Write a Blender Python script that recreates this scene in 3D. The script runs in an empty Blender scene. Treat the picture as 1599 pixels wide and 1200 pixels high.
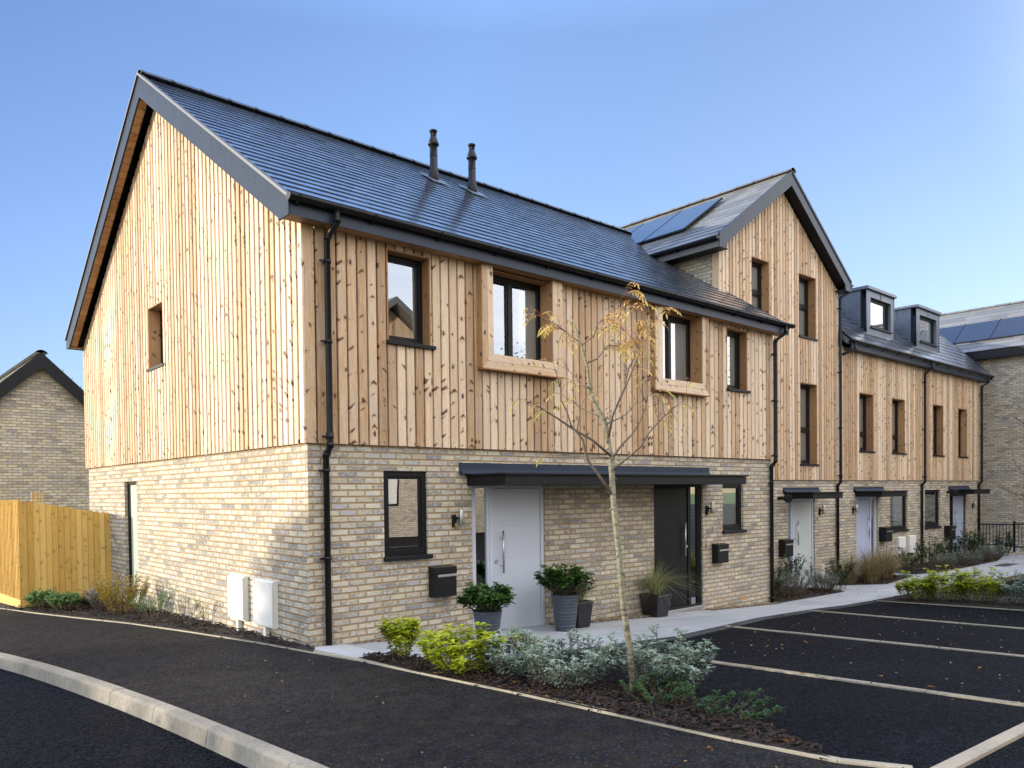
import bpy, bmesh, math, random
from mathutils import Vector, Matrix
from math import sin, cos, pi, radians
S = bpy.context.scene
C = S.collection
random.seed(7)

# ------------------------------------------------------------------ helpers
def tag(o, label=None, cat=None, group=None, kind=None):
    if label: o['label'] = label
    if cat: o['category'] = cat
    if group: o['group'] = group
    if kind: o['kind'] = kind
    return o

def thing(name, label, cat, loc=(0, 0, 0), group=None):
    o = bpy.data.objects.new(name, None); C.objects.link(o)
    o.location = loc; o.empty_display_size = .2
    return tag(o, label, cat, group)

def copy_tree(o, parent=None):
    c = o.copy(); C.objects.link(c)
    if parent: c.parent = parent
    for ch in list(o.children): copy_tree(ch, c)
    return c

class MB:
    """collects faces (with uv in metres and one random value per face) for ONE mesh object"""
    def __init__(s): s.v = []; s.f = []; s.uv = []; s.mi = []; s.rn = []; s.sm = []
    def addv(s, p): s.v.append(tuple(p)); return len(s.v) - 1
    def face(s, idx, uv=None, m=0, r=.5, smooth=False):
        if uv is None:
            P = [Vector(s.v[i]) for i in idx]
            n = (P[1] - P[0]).cross(P[2] - P[0])
            a = (abs(n.x), abs(n.y), abs(n.z)); k = a.index(max(a))
            uv = [((p.y, p.z), (p.x, p.z), (p.x, p.y))[k] for p in P]
        s.f.append(tuple(idx)); s.uv.append(uv); s.mi.append(m); s.rn.append(r); s.sm.append(smooth)
    def poly(s, pts, uv=None, m=0, r=.5): s.face([s.addv(p) for p in pts], uv, m, r)
    def hexa(s, P, m=0, r=.5):
        """8 points: bottom 4 ccw then top 4"""
        i = [s.addv(p) for p in P]
        for q in ((3, 2, 1, 0), (4, 5, 6, 7), (0, 1, 5, 4), (1, 2, 6, 5), (2, 3, 7, 6), (3, 0, 4, 7)):
            s.face([i[k] for k in q], None, m, r)
    def box(s, a, b, m=0, r=.5):
        x0, x1 = sorted((a[0], b[0])); y0, y1 = sorted((a[1], b[1])); z0, z1 = sorted((a[2], b[2]))
        s.hexa([(x0, y0, z0), (x1, y0, z0), (x1, y1, z0), (x0, y1, z0), (x0, y0, z1), (x1, y0, z1), (x1, y1, z1), (x0, y1, z1)], m, r)
    def prism(s, pts, ext, m=0, r=.5):
        """planar polygon extruded by vector ext"""
        ext = Vector(ext); n = len(pts)
        a = [s.addv(p) for p in pts]; b = [s.addv(Vector(p) + ext) for p in pts]
        s.face(a[::-1], None, m, r); s.face(b, None, m, r)
        for k in range(n): s.face([a[k], a[(k + 1) % n], b[(k + 1) % n], b[k]], None, m, r)
    def tube(s, path, rad, n=8, m=0, r=.5, cap=True, smooth=True):
        path = [Vector(p) for p in path]; rings = []
        if not hasattr(rad, '__len__'): rad = [rad] * len(path)
        up = None
        for i, p in enumerate(path):
            d = (path[min(i + 1, len(path) - 1)] - path[max(i - 1, 0)])
            d.normalize()
            if up is None: up = Vector((0, 0, 1)) if abs(d.z) < .9 else Vector((1, 0, 0))
            a = d.cross(up)
            if a.length < 1e-4: a = d.cross(Vector((0, 1, 0)))
            a.normalize(); b = a.cross(d).normalized(); up = b
            rings.append([s.addv(p + (a * cos(2 * pi * k / n) + b * sin(2 * pi * k / n)) * rad[i]) for k in range(n)])
        L = 0
        for i in range(len(rings) - 1):
            dl = (path[i + 1] - path[i]).length
            for k in range(n):
                q = [rings[i][k], rings[i][(k + 1) % n], rings[i + 1][(k + 1) % n], rings[i + 1][k]]
                u0, u1 = k / n * .3, (k + 1) / n * .3
                s.face(q, [(u0, L), (u1, L), (u1, L + dl), (u0, L + dl)], m, r, smooth)
            L += dl
        if cap: s.face(rings[0][::-1], None, m, r); s.face(rings[-1], None, m, r)
    def lathe(s, prof, cx, cy, n=20, m=0, r=.5, wob=0, smooth=True):
        rings = []
        for (rad, z) in prof:
            rings.append([s.addv((cx + rad * cos(2 * pi * k / n), cy + rad * sin(2 * pi * k / n), z)) for k in range(n)])
        for i in range(len(rings) - 1):
            for k in range(n):
                s.face([rings[i][k], rings[i][(k + 1) % n], rings[i + 1][(k + 1) % n], rings[i + 1][k]], None, m, r, smooth)
        s.face(rings[0][::-1], None, m, r); s.face(rings[-1], None, m, r)
    def ball(s, c, R, n=8, m=0):
        c = Vector(c); prof = [(R * sin(pi * i / n), c.z - R * cos(pi * i / n)) for i in range(n + 1)]
        prof = [(max(a, R * .02), z) for a, z in prof]
        s.lathe(prof, c.x, c.y, n * 2, m)
    def build(s, name, mats, parent=None, bevel=0, kind=None):
        if not isinstance(mats, (list, tuple)): mats = [mats]
        org = Vector((0, 0, 0)); p = parent
        while p is not None: org = org + p.location; p = p.parent
        me = bpy.data.meshes.new(name)
        me.from_pydata([tuple(Vector(v) - org) for v in s.v], [], s.f)
        for m in mats: me.materials.append(m)
        me.polygons.foreach_set('material_index', s.mi)
        me.polygons.foreach_set('use_smooth', s.sm)
        ul = me.uv_layers.new(name='UVMap'); flat = []
        for q in s.uv:
            for a in q: flat += [a[0], a[1]]
        ul.data.foreach_set('uv', flat)
        at = me.attributes.new('rnd', 'FLOAT', 'FACE'); at.data.foreach_set('value', s.rn)
        me.update()
        o = bpy.data.objects.new(name, me); C.objects.link(o)
        if parent: o.parent = parent
        if bevel:
            b = o.modifiers.new('bevel', 'BEVEL'); b.width = bevel; b.segments = 2; b.limit_method = 'ANGLE'
        if kind: o['kind'] = kind
        return o

# ------------------------------------------------------------------ materials
def newmat(name):
    m = bpy.data.materials.new(name); m.use_nodes = True
    nt = m.node_tree; nt.nodes.clear()
    out = nt.nodes.new('ShaderNodeOutputMaterial'); b = nt.nodes.new('ShaderNodeBsdfPrincipled')
    nt.links.new(b.outputs[0], out.inputs[0])
    return m, nt, b
class N:
    """tiny node graph writer"""
    def __init__(s, nt): s.nt = nt
    def n(s, t, **kw):
        x = s.nt.nodes.new('ShaderNode' + t)
        for k, v in kw.items(): setattr(x, k, v)
        return x
    def set(s, sock, v):
        if isinstance(v, bpy.types.NodeSocket): s.nt.links.new(v, sock)
        else:
            if hasattr(sock.default_value, '__len__') and not hasattr(v, '__len__'): v = [v] * len(sock.default_value)
            if hasattr(v, '__len__') and len(v) == 3 and len(sock.default_value) == 4: v = (*v, 1)
            sock.default_value = v
    def uv(s): return s.n('UVMap').outputs[0]
    def obj(s): return s.n('NewGeometry').outputs['Position']
    def rnd(s): return s.n('Attribute', attribute_name='rnd').outputs['Fac']
    def map(s, v, scale=(1, 1, 1), loc=(0, 0, 0)):
        x = s.n('Mapping'); s.set(x.inputs[0], v); x.inputs[3].default_value = scale; x.inputs[1].default_value = loc; return x.outputs[0]
    def noise(s, v, scale, detail=4, rough=.55, dist=0):
        x = s.n('TexNoise'); s.set(x.inputs['Vector'], v); x.inputs['Scale'].default_value = scale
        x.inputs['Detail'].default_value = detail; x.inputs['Roughness'].default_value = rough; x.inputs['Distortion'].default_value = dist
        return x.outputs[0]
    def vor(s, v, scale, feature='F1', out='Distance', dim='3D', rand=1):
        x = s.n('TexVoronoi', feature=feature, voronoi_dimensions=dim); s.set(x.inputs['Vector'], v); x.inputs['Scale'].default_value = scale
        x.inputs['Randomness'].default_value = rand
        return x.outputs[out]
    def ramp(s, f, stops, interp='LINEAR'):
        x = s.n('ValToRGB'); s.set(x.inputs[0], f); e = x.color_ramp.elements; x.color_ramp.interpolation = interp
        while len(e) < len(stops): e.new(.5)
        for k, (p, c) in enumerate(stops):
            e[k].position = p; e[k].color = (*c, 1) if hasattr(c, '__len__') else (c, c, c, 1)
        return x.outputs[0]
    def mix(s, f, a, b, mode='MIX'):
        x = s.n('Mix', data_type='RGBA', blend_type=mode); s.set(x.inputs[0], f); s.set(x.inputs[6], a); s.set(x.inputs[7], b); return x.outputs[2]
    def m(s, op, a, b=0, c=0):
        x = s.n('Math', operation=op); s.set(x.inputs[0], a); s.set(x.inputs[1], b); s.set(x.inputs[2], c); return x.outputs[0]
    def hsv(s, col, h=.5, sat=1, v=1):
        x = s.n('HueSaturation'); s.set(x.inputs[0], h); s.set(x.inputs[1], sat); s.set(x.inputs[2], v); s.set(x.inputs[4], col); return x.outputs[0]
    def bump(s, h, st, dist=.01, normal=None):
        x = s.n('Bump'); x.inputs['Strength'].default_value = st; x.inputs['Distance'].default_value = dist; s.set(x.inputs['Height'], h)
        if normal is not None: s.set(x.inputs['Normal'], normal)
        return x.outputs[0]

def plain(name, col, rough=.5, metal=0, var=.12, scale=6, bump=.0, spec=.5, grime=0):
    m, nt, b = newmat(name); g = N(nt); P = g.obj()
    n1 = g.noise(P, scale, 5); n2 = g.noise(P, scale * 9, 3)
    f = g.m('ADD', g.m('MULTIPLY', n1, .7), g.m('MULTIPLY', n2, .3))
    v = g.ramp(f, [(.25, 1 - var), (.75, 1 + var)])
    g.set(b.inputs['Base Color'], g.mix(1, col, v, 'MULTIPLY'))
    g.set(b.inputs['Roughness'], g.m('ADD', rough - .06, g.m('MULTIPLY', n2, .12)))
    b.inputs['Metallic'].default_value = metal; b.inputs['Specular IOR Level'].default_value = spec
    if bump: g.set(b.inputs['Normal'], g.bump(n2, bump, .004))
    return m

def brick(name, dark=0.0, scale=1.0, seed=0):
    m, nt, b = newmat(name); g = N(nt); uv = g.uv()
    uv = g.map(uv, (1, 1, 1), (seed * 3.37, seed * 1.2, 0))
    w = g.n('TexNoise'); g.set(w.inputs['Vector'], uv); w.inputs['Scale'].default_value = 16; w.inputs['Detail'].default_value = 2
    off = g.n('VectorMath', operation='MULTIPLY_ADD'); g.set(off.inputs[0], w.outputs[1]); off.inputs[1].default_value = (.012, .009, 0); g.set(off.inputs[2], uv)
    def bt(sz, sm):
        x = g.n('TexBrick', offset=.5, squash=1); g.set(x.inputs['Vector'], off.outputs[0])
        x.inputs['Color1'].default_value = (0, 0, 0, 1); x.inputs['Color2'].default_value = (1, 1, 1, 1); x.inputs['Mortar'].default_value = (.5, .5, .5, 1)
        x.inputs['Scale'].default_value = 1; x.inputs['Mortar Size'].default_value = sz; x.inputs['Mortar Smooth'].default_value = sm
        x.inputs['Brick Width'].default_value = .225; x.inputs['Row Height'].default_value = .075; x.inputs['Bias'].default_value = 0
        return x
    t = bt(.0105, .12); tint = t.outputs[0]; mort = t.outputs[1]; edge = bt(.017, .9).outputs[1]
    base = g.ramp(tint, [(0, (.50, .42, .285)), (.2, (.65, .58, .43)), (.4, (.58, .50, .35)), (.6, (.70, .64, .495)), (.8, (.54, .48, .37)), (.97, (.47, .45, .42))])
    s1 = g.noise(g.map(uv, (1, 1.5, 1)), 19, 6, .66); s2 = g.noise(g.map(uv, (1, 1, 1), (7, 3, 0)), 1.6, 2)
    gate = g.ramp(g.m('FRACT', g.m('MULTIPLY', tint, 7.31)), [(.35, 0), (.95, 1)])
    sm = g.ramp(g.m('ADD', s1, g.m('MULTIPLY', gate, .20)), [(.55, 0), (.67, 1)])
    sm = g.m('MULTIPLY', sm, g.ramp(s2, [(.3, .5), (.65, 1)]))
    veil = g.m('MULTIPLY', g.ramp(g.noise(g.map(uv, (1, 1, 1), (3, 9, 0)), 8, 4), [(.43, 0), (.7, 1)]), .58)
    col = g.mix(veil, base, (.42, .43, .47))
    col = g.mix(g.m('MULTIPLY', sm, .74), col, (.13, .14, .175))
    col = g.mix(1, col, g.ramp(g.noise(uv, 130, 3), [(.3, .84), (.7, 1.12)]), 'MULTIPLY')
    mc = g.mix(g.noise(uv, 9, 3), (.33, .225, .125), (.46, .34, .21))
    col = g.mix(mort, col, mc)
    col = g.mix(1, col, g.ramp(g.noise(uv, .7, 3), [(.3, .9 - dark), (.7, 1.06 - dark)]), 'MULTIPLY')
    g.set(b.inputs['Base Color'], col); b.inputs['Roughness'].default_value = .88; b.inputs['Specular IOR Level'].default_value = .25
    h = g.m('SUBTRACT', g.m('MULTIPLY', g.noise(uv, 60, 4), .3), g.m('ADD', g.m('MULTIPLY', mort, .6), g.m('MULTIPLY', edge, .5)))
    g.set(b.inputs['Normal'], g.bump(h, .9, .014))
    return m

def wood(name, cols, knot=1.0, knotcol=(.075, .035, .02), grain=1.0, rough=.62, grey=.35, ks=(8, 13), dens=1.0):
    """boards: u runs across the board, v along it; knots with dark arms that meet in a chevron"""
    m, nt, b = newmat(name); g = N(nt); uv = g.uv(); r = g.rnd()
    wv = g.map(uv, (26, 1.3, 1)); n1 = g.noise(wv, 1.6, 5, .6, .6)
    sp = g.n('SeparateXYZ'); g.set(sp.inputs[0], uv); u, v = sp.outputs[0], sp.outputs[1]
    loc = g.m('SUBTRACT', u, g.m('MULTIPLY', g.m('FLOOR', g.m('DIVIDE', u, 1.37)), 1.37))
    v2 = g.m('ADD', v, g.m('MULTIPLY', g.m('ABSOLUTE', g.m('SUBTRACT', loc, .06)), .75))
    cb = g.n('CombineXYZ'); g.set(cb.inputs[0], u); g.set(cb.inputs[1], v2)
    wob = g.n('TexNoise'); g.set(wob.inputs['Vector'], g.map(uv, (9, 9, 1))); wob.inputs['Scale'].default_value = 2.5
    def knots(src, ks, lo, hi, seed):
        ka = g.n('VectorMath', operation='MULTIPLY_ADD'); g.set(ka.inputs[0], wob.outputs[1]); ka.inputs[1].default_value = (.4, .4, 0); g.set(ka.inputs[2], g.map(src, (ks[0], ks[1], 1), (seed, seed * 2, 0)))
        d = g.vor(ka.outputs[0], 1, dim='2D'); cid = g.vor(ka.outputs[0], 1, out='Color', dim='2D')
        sep = g.n('SeparateColor'); g.set(sep.inputs[0], cid)
        size = g.ramp(sep.outputs[0], [(lo, 0), (hi, .14), (1, .30)])
        core = g.ramp(g.m('SUBTRACT', size, d), [(.0, 0), (.06, 1)])
        halo = g.ramp(g.m('SUBTRACT', g.m('MULTIPLY', size, 1.9), d), [(.0, 0), (.25, 1)])
        return core, halo
    c1, h1 = knots(cb.outputs[0], ks, .74, .86, 0)            # arms
    c2, h2 = knots(uv, (13, 9), .86, .93, 3.3)                # round knots
    d2 = g.vor(g.map(uv, (30, 9, 1)), 1, dim='2D'); pin = g.ramp(d2, [(.05, 1), (.09, 0)])
    base = g.ramp(g.m('ADD', g.m('MULTIPLY', n1, .62), g.m('MULTIPLY', r, .62)), [(.18, cols[0]), (.5, cols[1]), (.9, cols[2])])
    fine = g.ramp(g.noise(g.map(uv, (120, 3, 1)), 1.5, 3), [(.3, 1 - .2 * grain), (.7, 1 + .14 * grain)])
    base = g.mix(1, base, fine, 'MULTIPLY')
    gy = g.m('MULTIPLY', g.ramp(g.noise(g.map(uv, (6, .9, 1)), 1.3, 4), [(.45, 0), (.72, 1)]), grey)
    base = g.mix(gy, base, (.40, .375, .37))
    base = g.mix(g.m('MULTIPLY', g.m('MAXIMUM', h1, h2), .5 * knot), base, (.27, .14, .065))
    base = g.mix(g.m('MULTIPLY', g.m('MAXIMUM', c1, c2), .9 * knot), base, knotcol)
    base = g.mix(g.m('MULTIPLY', pin, .45 * knot), base, knotcol)
    g.set(b.inputs['Base Color'], base); b.inputs['Roughness'].default_value = rough; b.inputs['Specular IOR Level'].default_value = .3
    g.set(b.inputs['Normal'], g.bump(g.m('ADD', n1, g.noise(g.map(uv, (160, 4, 1)), 1.5, 3)), .22, .004))
    return m

def slate(name, col=(.030, .042, .068), rough=.2, lichen=.06, spec=1.0, coat=.9):
    m, nt, b = newmat(name); g = N(nt); r = g.rnd(); P = g.obj()
    n1 = g.noise(P, 5, 5); n2 = g.noise(P, 45, 4)
    c = g.mix(1, col, g.ramp(r, [(0, .72), (1, 1.3)]), 'MULTIPLY')
    c = g.mix(g.m('MULTIPLY', g.ramp(n1, [(.5, 0), (.75, 1)]), lichen), c, (.16, .16, .15))
    c = g.mix(1, c, g.ramp(n2, [(.3, .8), (.7, 1.2)]), 'MULTIPLY')
    g.set(b.inputs['Base Color'], c)
    g.set(b.inputs['Roughness'], g.m('ADD', rough - .05, g.m('ADD', g.m('MULTIPLY', n2, .1), g.m('MULTIPLY', r, .06))))
    b.inputs['Specular IOR Level'].default_value = spec; b.inputs['Coat Weight'].default_value = coat; b.inputs['Coat IOR'].default_value = 1.7; b.inputs['Coat Roughness'].default_value = .16
    g.set(b.inputs['Normal'], g.bump(n2, .08, .004))
    return m

def tarmac(name, tone=.028, tan=0.0, relief=.016):
    m, nt, b = newmat(name); g = N(nt); P = g.obj()
    d1 = g.vor(P, 52); c1 = g.vor(P, 52, out='Color'); d2 = g.vor(P, 130); big = g.noise(P, .6, 5); mid = g.noise(P, 6, 4)
    sep = g.n('SeparateColor'); g.set(sep.inputs[0], c1)
    t = g.ramp(sep.outputs[0], [(0, .45), (.66, 1.0), (.86, 2.0), (.97, 3.6), (1, 6.0)])
    col = g.mix(1, (tone * .68, tone * .98, tone * 1.95), t, 'MULTIPLY')
    warm = g.ramp(sep.outputs[1], [(.86, 0), (.97, 1)])
    col = g.mix(g.m('MULTIPLY', warm, .14 + tan), col, (.11, .085, .055))
    col = g.mix(1, col, g.ramp(d1, [(.0, 1.35), (.65, .35)]), 'MULTIPLY')
    col = g.mix(1, col, g.ramp(big, [(.3, .75), (.7, 1.35)]), 'MULTIPLY')
    if tan: col = g.mix(g.m('MULTIPLY', g.ramp(mid, [(.35, .4), (.7, 1)]), tan), col, (.13, .105, .075))
    sc = g.ramp(g.noise(g.map(P, (.9, 3.2, 1)), .9, 6, .65), [(.60, 0), (.82, 1)])
    col = g.mix(g.m('MULTIPLY', sc, .16), col, (.12, .13, .15))
    g.set(b.inputs['Base Color'], col)
    g.set(b.inputs['Roughness'], g.ramp(sep.outputs[2], [(0, .5), (1, .85)])); b.inputs['Specular IOR Level'].default_value = .08
    h = g.m('ADD', g.m('MULTIPLY', d1, -1.0), g.m('ADD', g.m('MULTIPLY', d2, -.35), g.m('ADD', g.m('MULTIPLY', mid, .5), g.m('MULTIPLY', sep.outputs[0], .35))))
    g.set(b.inputs['Normal'], g.bump(h, 1.0, relief))
    return m

def concrete(name, col=(.36, .34, .31), joint=None, stain=.3, rough=.85):
    m, nt, b = newmat(name); g = N(nt); P = g.obj(); uv = g.uv()
    n1 = g.noise(P, 1.6, 6, .6); n2 = g.noise(P, 30, 4); n3 = g.noise(P, 160, 2)
    c = g.mix(1, col, g.ramp(g.m('ADD', g.m('MULTIPLY', n1, .6), g.m('MULTIPLY', n2, .4)), [(.3, 1 - stain), (.7, 1 + stain * .6)]), 'MULTIPLY')
    c = g.mix(1, c, g.ramp(n3, [(.3, .88), (.7, 1.1)]), 'MULTIPLY')
    h = g.m('MULTIPLY', n2, .3)
    if joint:
        x = g.n('TexBrick', offset=.5); g.set(x.inputs['Vector'], uv); x.inputs['Scale'].default_value = 1
        x.inputs['Brick Width'].default_value = joint[0]; x.inputs['Row Height'].default_value = joint[1]; x.inputs['Mortar Size'].default_value = .004
        x.inputs['Mortar Smooth'].default_value = .1
        x.inputs['Color1'].default_value = (.88, .88, .88, 1); x.inputs['Color2'].default_value = (1.08, 1.07, 1.05, 1); x.inputs['Mortar'].default_value = (.35, .33, .3, 1)
        c = g.mix(1, c, x.outputs[0], 'MULTIPLY'); h = g.m('SUBTRACT', h, x.outputs[1])
    c = g.mix(g.m('MULTIPLY', g.ramp(g.noise(P, 5, 6, .65), [(.6, 0), (.75, 1)]), stain), c, (.13, .12, .10))
    g.set(b.inputs['Base Color'], c); b.inputs['Roughness'].default_value = rough; b.inputs['Specular IOR Level'].default_value = .3
    g.set(b.inputs['Normal'], g.bump(h, .35, .005))
    return m

def leafmat(name, cols, rough=.45, trans=.3):
    m, nt, b = newmat(name); g = N(nt); r = g.rnd()
    n = len(cols)
    c = g.ramp(r, [(k / (n - 1), cols[k]) for k in range(n)])
    c = g.mix(1, c, g.ramp(g.noise(g.obj(), 40, 2), [(.3, .82), (.7, 1.15)]), 'MULTIPLY')
    g.set(b.inputs['Base Color'], c); b.inputs['Roughness'].default_value = rough; b.inputs['Specular IOR Level'].default_value = .35
    t = g.n('BsdfTranslucent'); g.set(t.inputs[0], c)
    mx = g.n('MixShader'); mx.inputs[0].default_value = trans
    nt.links.new(b.outputs[0], mx.inputs[1]); nt.links.new(t.outputs[0], mx.inputs[2])
    nt.links.new(mx.outputs[0], [x for x in nt.nodes if x.type == 'OUTPUT_MATERIAL'][0].inputs[0])
    return m

def glassmat(name, tint=(.8, .86, .85), refl=.22):
    m, nt, b = newmat(name); g = N(nt); nt.nodes.remove(b)
    tr = g.n('BsdfTransparent'); g.set(tr.inputs[0], tint)
    gl = g.n('BsdfGlossy'); gl.inputs['Roughness'].default_value = .0; g.set(gl.inputs[0], (.95, .97, 1))
    wv = g.noise(g.obj(), .9, 2); g.set(gl.inputs['Normal'], g.bump(wv, .02, .05))
    lw = g.n('Fresnel'); lw.inputs[0].default_value = 1.5
    f = g.m('MINIMUM', g.m('ADD', g.m('MULTIPLY', lw.outputs[0], 1.6), refl), 1)
    mx = g.n('MixShader'); g.set(mx.inputs[0], f)
    nt.links.new(tr.outputs[0], mx.inputs[1]); nt.links.new(gl.outputs[0], mx.inputs[2])
    nt.links.new(mx.outputs[0], [x for x in nt.nodes if x.type == 'OUTPUT_MATERIAL'][0].inputs[0])
    return m

M = {}
M['brick'] = brick('buff_brick', .09); M['brick_far'] = brick('buff_brick_far', .03, seed=3)
M['clad'] = wood('larch_cladding', [(.27, .145, .06), (.54, .355, .20), (.74, .58, .42)], ks=(6.5, 13), knot=1.05)
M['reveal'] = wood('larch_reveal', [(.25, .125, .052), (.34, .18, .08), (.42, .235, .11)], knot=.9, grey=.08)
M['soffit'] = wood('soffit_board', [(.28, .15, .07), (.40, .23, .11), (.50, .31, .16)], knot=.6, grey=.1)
M['fence'] = wood('fence_board', [(.44, .25, .055), (.58, .36, .09), (.68, .46, .14)], knot=.42, knotcol=(.16, .07, .02), grey=.02)
M['membrane'] = plain('dark_membrane', (.012, .011, .010), .8)
M['slate'] = slate('slate_tile'); M['ridge'] = slate('ridge_tile', (.03, .033, .04), .4, coat=.2)
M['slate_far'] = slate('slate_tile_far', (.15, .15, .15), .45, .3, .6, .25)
M['black'] = plain('black_plastic', (.010, .010, .012), .38, var=.2, spec=.25)
M['alu'] = plain('grey_aluminium', (.036, .046, .068), .36, .0, .12, 3, spec=.06)
M['alu_dk'] = plain('dark_grey_aluminium', (.024, .034, .058), .45, 0, .14, 4, spec=.35)
M['canopy'] = plain('canopy_black', (.010, .010, .012), .5, 0, .2, 4, spec=.2)
M['trim'] = plain('verge_trim', (.10, .10, .105), .45, 0, .12, 5)
M['frame'] = plain('black_window_frame', (.009, .009, .010), .42, var=.15, spec=.2)
M['sill'] = plain('black_sill', (.010, .010, .012), .45, var=.2, spec=.2)
M['glass'] = glassmat('window_glass', refl=.27); M['glass_lo'] = glassmat('reflecting_glass', refl=.5); M['glass_dk'] = glassmat('side_light_glass', (.25, .27, .27), .34)
M['obscure'] = plain('obscure_glass', (.40, .46, .40), .35, var=.06)
M['frost'] = plain('frosted_blind', (.62, .59, .54), .6, var=.05)
M['blind'] = plain('window_blind', (.58, .60, .62), .8, var=.1)
M['room'] = plain('room_wall', (.30, .29, .28), .9)
M['door_w'] = plain('pale_grey_door', (.50, .53, .60), .38, 0, .05, 1.5); M['door_k'] = plain('black_door', (.010, .010, .011), .42, var=.25, spec=.18)
M['door_s'] = plain('sage_grey_door', (.47, .50, .50), .4, 0, .05, 1.5); M['door_b'] = plain('blue_grey_door', (.42, .46, .60), .4, 0, .05, 1.5)
M['frame_w'] = plain('grey_door_frame', (.52, .55, .62), .4, var=.05)
M['steel'] = plain('brushed_steel', (.50, .49, .47), .40, 1, .1, 30)
M['brass'] = plain('brass', (.55, .40, .16), .35, 1)
M['white'] = plain('white_plastic', (.70, .69, .65), .5, var=.05)
M['lead'] = plain('lead_sheet', (.12, .14, .18), .42, .3, .3, 3, .15)
M['solar'] = plain('solar_glass', (.020, .025, .042), .12, 0, .15, 2, spec=.7)
M['tarmac'] = tarmac('tarmac_bays', .0055); M['tarmac_path'] = tarmac('tarmac_pavement', .013, .27, .03); M['tarmac_road'] = tarmac('tarmac_road', .006)
M['paving'] = concrete('paving_slabs', (.40, .415, .44), (.9, .6), .24)
M['slab'] = concrete('corner_slab', (.46, .46, .47), None, .2)
M['edging'] = concrete('edging_concrete', (.40, .35, .265), None, .3)
M['bay_line'] = concrete('bay_concrete', (.30, .265, .20), None, .42)
M['kerb'] = concrete('kerb_concrete', (.34, .30, .235), None, .42)
M['drain'] = plain('drain_channel', (.06, .065, .075), .55, .2, .3, 20)
M['soil'] = plain('soil_mulch', (.020, .013, .009), .9, 0, .5, 25, .8)
M['bark'] = leafmat('bark_chip', [(.008, .006, .005), (.018, .011, .008), (.050, .024, .013)], .8, 0)
M['gravel'] = leafmat('gravel_stone', [(.12, .085, .05), (.26, .19, .11), (.36, .30, .22)], .8, 0)
M['grass_soil'] = plain('lawn', (.09, .15, .03), .9, 0, .4, 9, .8)
M['pot'] = plain('slate_grey_pot', (.055, .065, .085), .55, 0, .25, 12, .3)
M['pot_k'] = plain('charcoal_pot', (.016, .016, .018), .3, 0, .25, 8)
M['stem'] = plain('woody_stem', (.10, .065, .04), .8, 0, .3, 30)
M['twig'] = plain('dark_twig', (.07, .045, .04), .7, 0, .3, 30)
L = {}
L['rhodo'] = leafmat('rhododendron_leaf', [(.014, .045, .010), (.035, .10, .018), (.10, .19, .035)], .35, .2)
L['gold'] = leafmat('golden_leaf', [(.12, .20, .015), (.34, .42, .02), (.56, .56, .05)], .45, .4)
L['greygreen'] = leafmat('grey_green_leaf', [(.07, .13, .09), (.20, .28, .20), (.46, .50, .42)], .6, .25)
L['silver'] = leafmat('silver_leaf', [(.07, .10, .085), (.15, .18, .15), (.26, .28, .24)], .7, .2)
L['dark'] = leafmat('dark_shrub_leaf', [(.010, .030, .012), (.022, .058, .018), (.045, .10, .03)], .35, .2)
L['conifer'] = leafmat('low_spreading_leaf', [(.015, .045, .015), (.03, .08, .025), (.05, .12, .03)], .5, .2)
L['hebe'] = leafmat('hebe_leaf', [(.07, .16, .05), (.17, .30, .10), (.32, .44, .20)], .5, .25)
L['lav'] = leafmat('lavender_leaf', [(.12, .13, .11), (.24, .25, .21), (.36, .35, .31)], .7, .2)
L['spirea'] = leafmat('autumn_yellow_leaf', [(.30, .17, .02), (.46, .32, .03), (.30, .30, .05)], .5, .4)
L['rowan'] = leafmat('rowan_leaflet', [(.76, .42, .13), (.82, .60, .20), (.74, .62, .20), (.40, .44, .09)], .5, .45)
L['strawgrass'] = leafmat('straw_grass', [(.055, .075, .02), (.20, .15, .06), (.42, .31, .17)], .6, .35)
L['potgrass'] = leafmat('pot_grass', [(.11, .15, .05), (.28, .30, .12), (.52, .50, .27)], .5, .35)
L['tree'] = leafmat('tree_leaf', [(.035, .06, .012), (.09, .11, .02), (.22, .17, .03)], .5, .35)
L['litter'] = leafmat('fallen_leaf', [(.12, .05, .015), (.30, .13, .03), (.42, .28, .07)], .7, .2)

# ------------------------------------------------------------------ terrain
def gz(x, y):
    return -.05 - .03 * max(-30, min(40, y)) - .053 * min(max(x, 0), 10)

def ground(name, pts, dz, mat, kind='structure'):
    bm = bmesh.new()
    vs = [bm.verts.new((p[0], p[1], 0)) for p in pts]
    f = bm.faces.new(vs); bmesh.ops.triangulate(bm, faces=[f])
    for co, no in (((0, 0, 0), (1, 0, 0)), ((10, 0, 0), (1, 0, 0)), ((0, -30, 0), (0, 1, 0)), ((0, 40, 0), (0, 1, 0))):
        bmesh.ops.bisect_plane(bm, geom=bm.verts[:] + bm.edges[:] + bm.faces[:], plane_co=co, plane_no=no)
    for v in bm.verts: v.co.z = gz(v.co.x, v.co.y) + dz
    bmesh.ops.recalc_face_normals(bm, faces=bm.faces[:])
    for f in bm.faces:
        if f.normal.z < 0: f.normal_flip()
    me = bpy.data.meshes.new(name); uvl = bm.loops.layers.uv.new('UVMap')
    for f in bm.faces:
        for l in f.loops: l[uvl].uv = (l.vert.co.x, l.vert.co.y)
    bm.to_mesh(me); bm.free(); me.materials.append(mat)
    o = bpy.data.objects.new(name, me); C.objects.link(o); o['kind'] = kind
    return o

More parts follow.
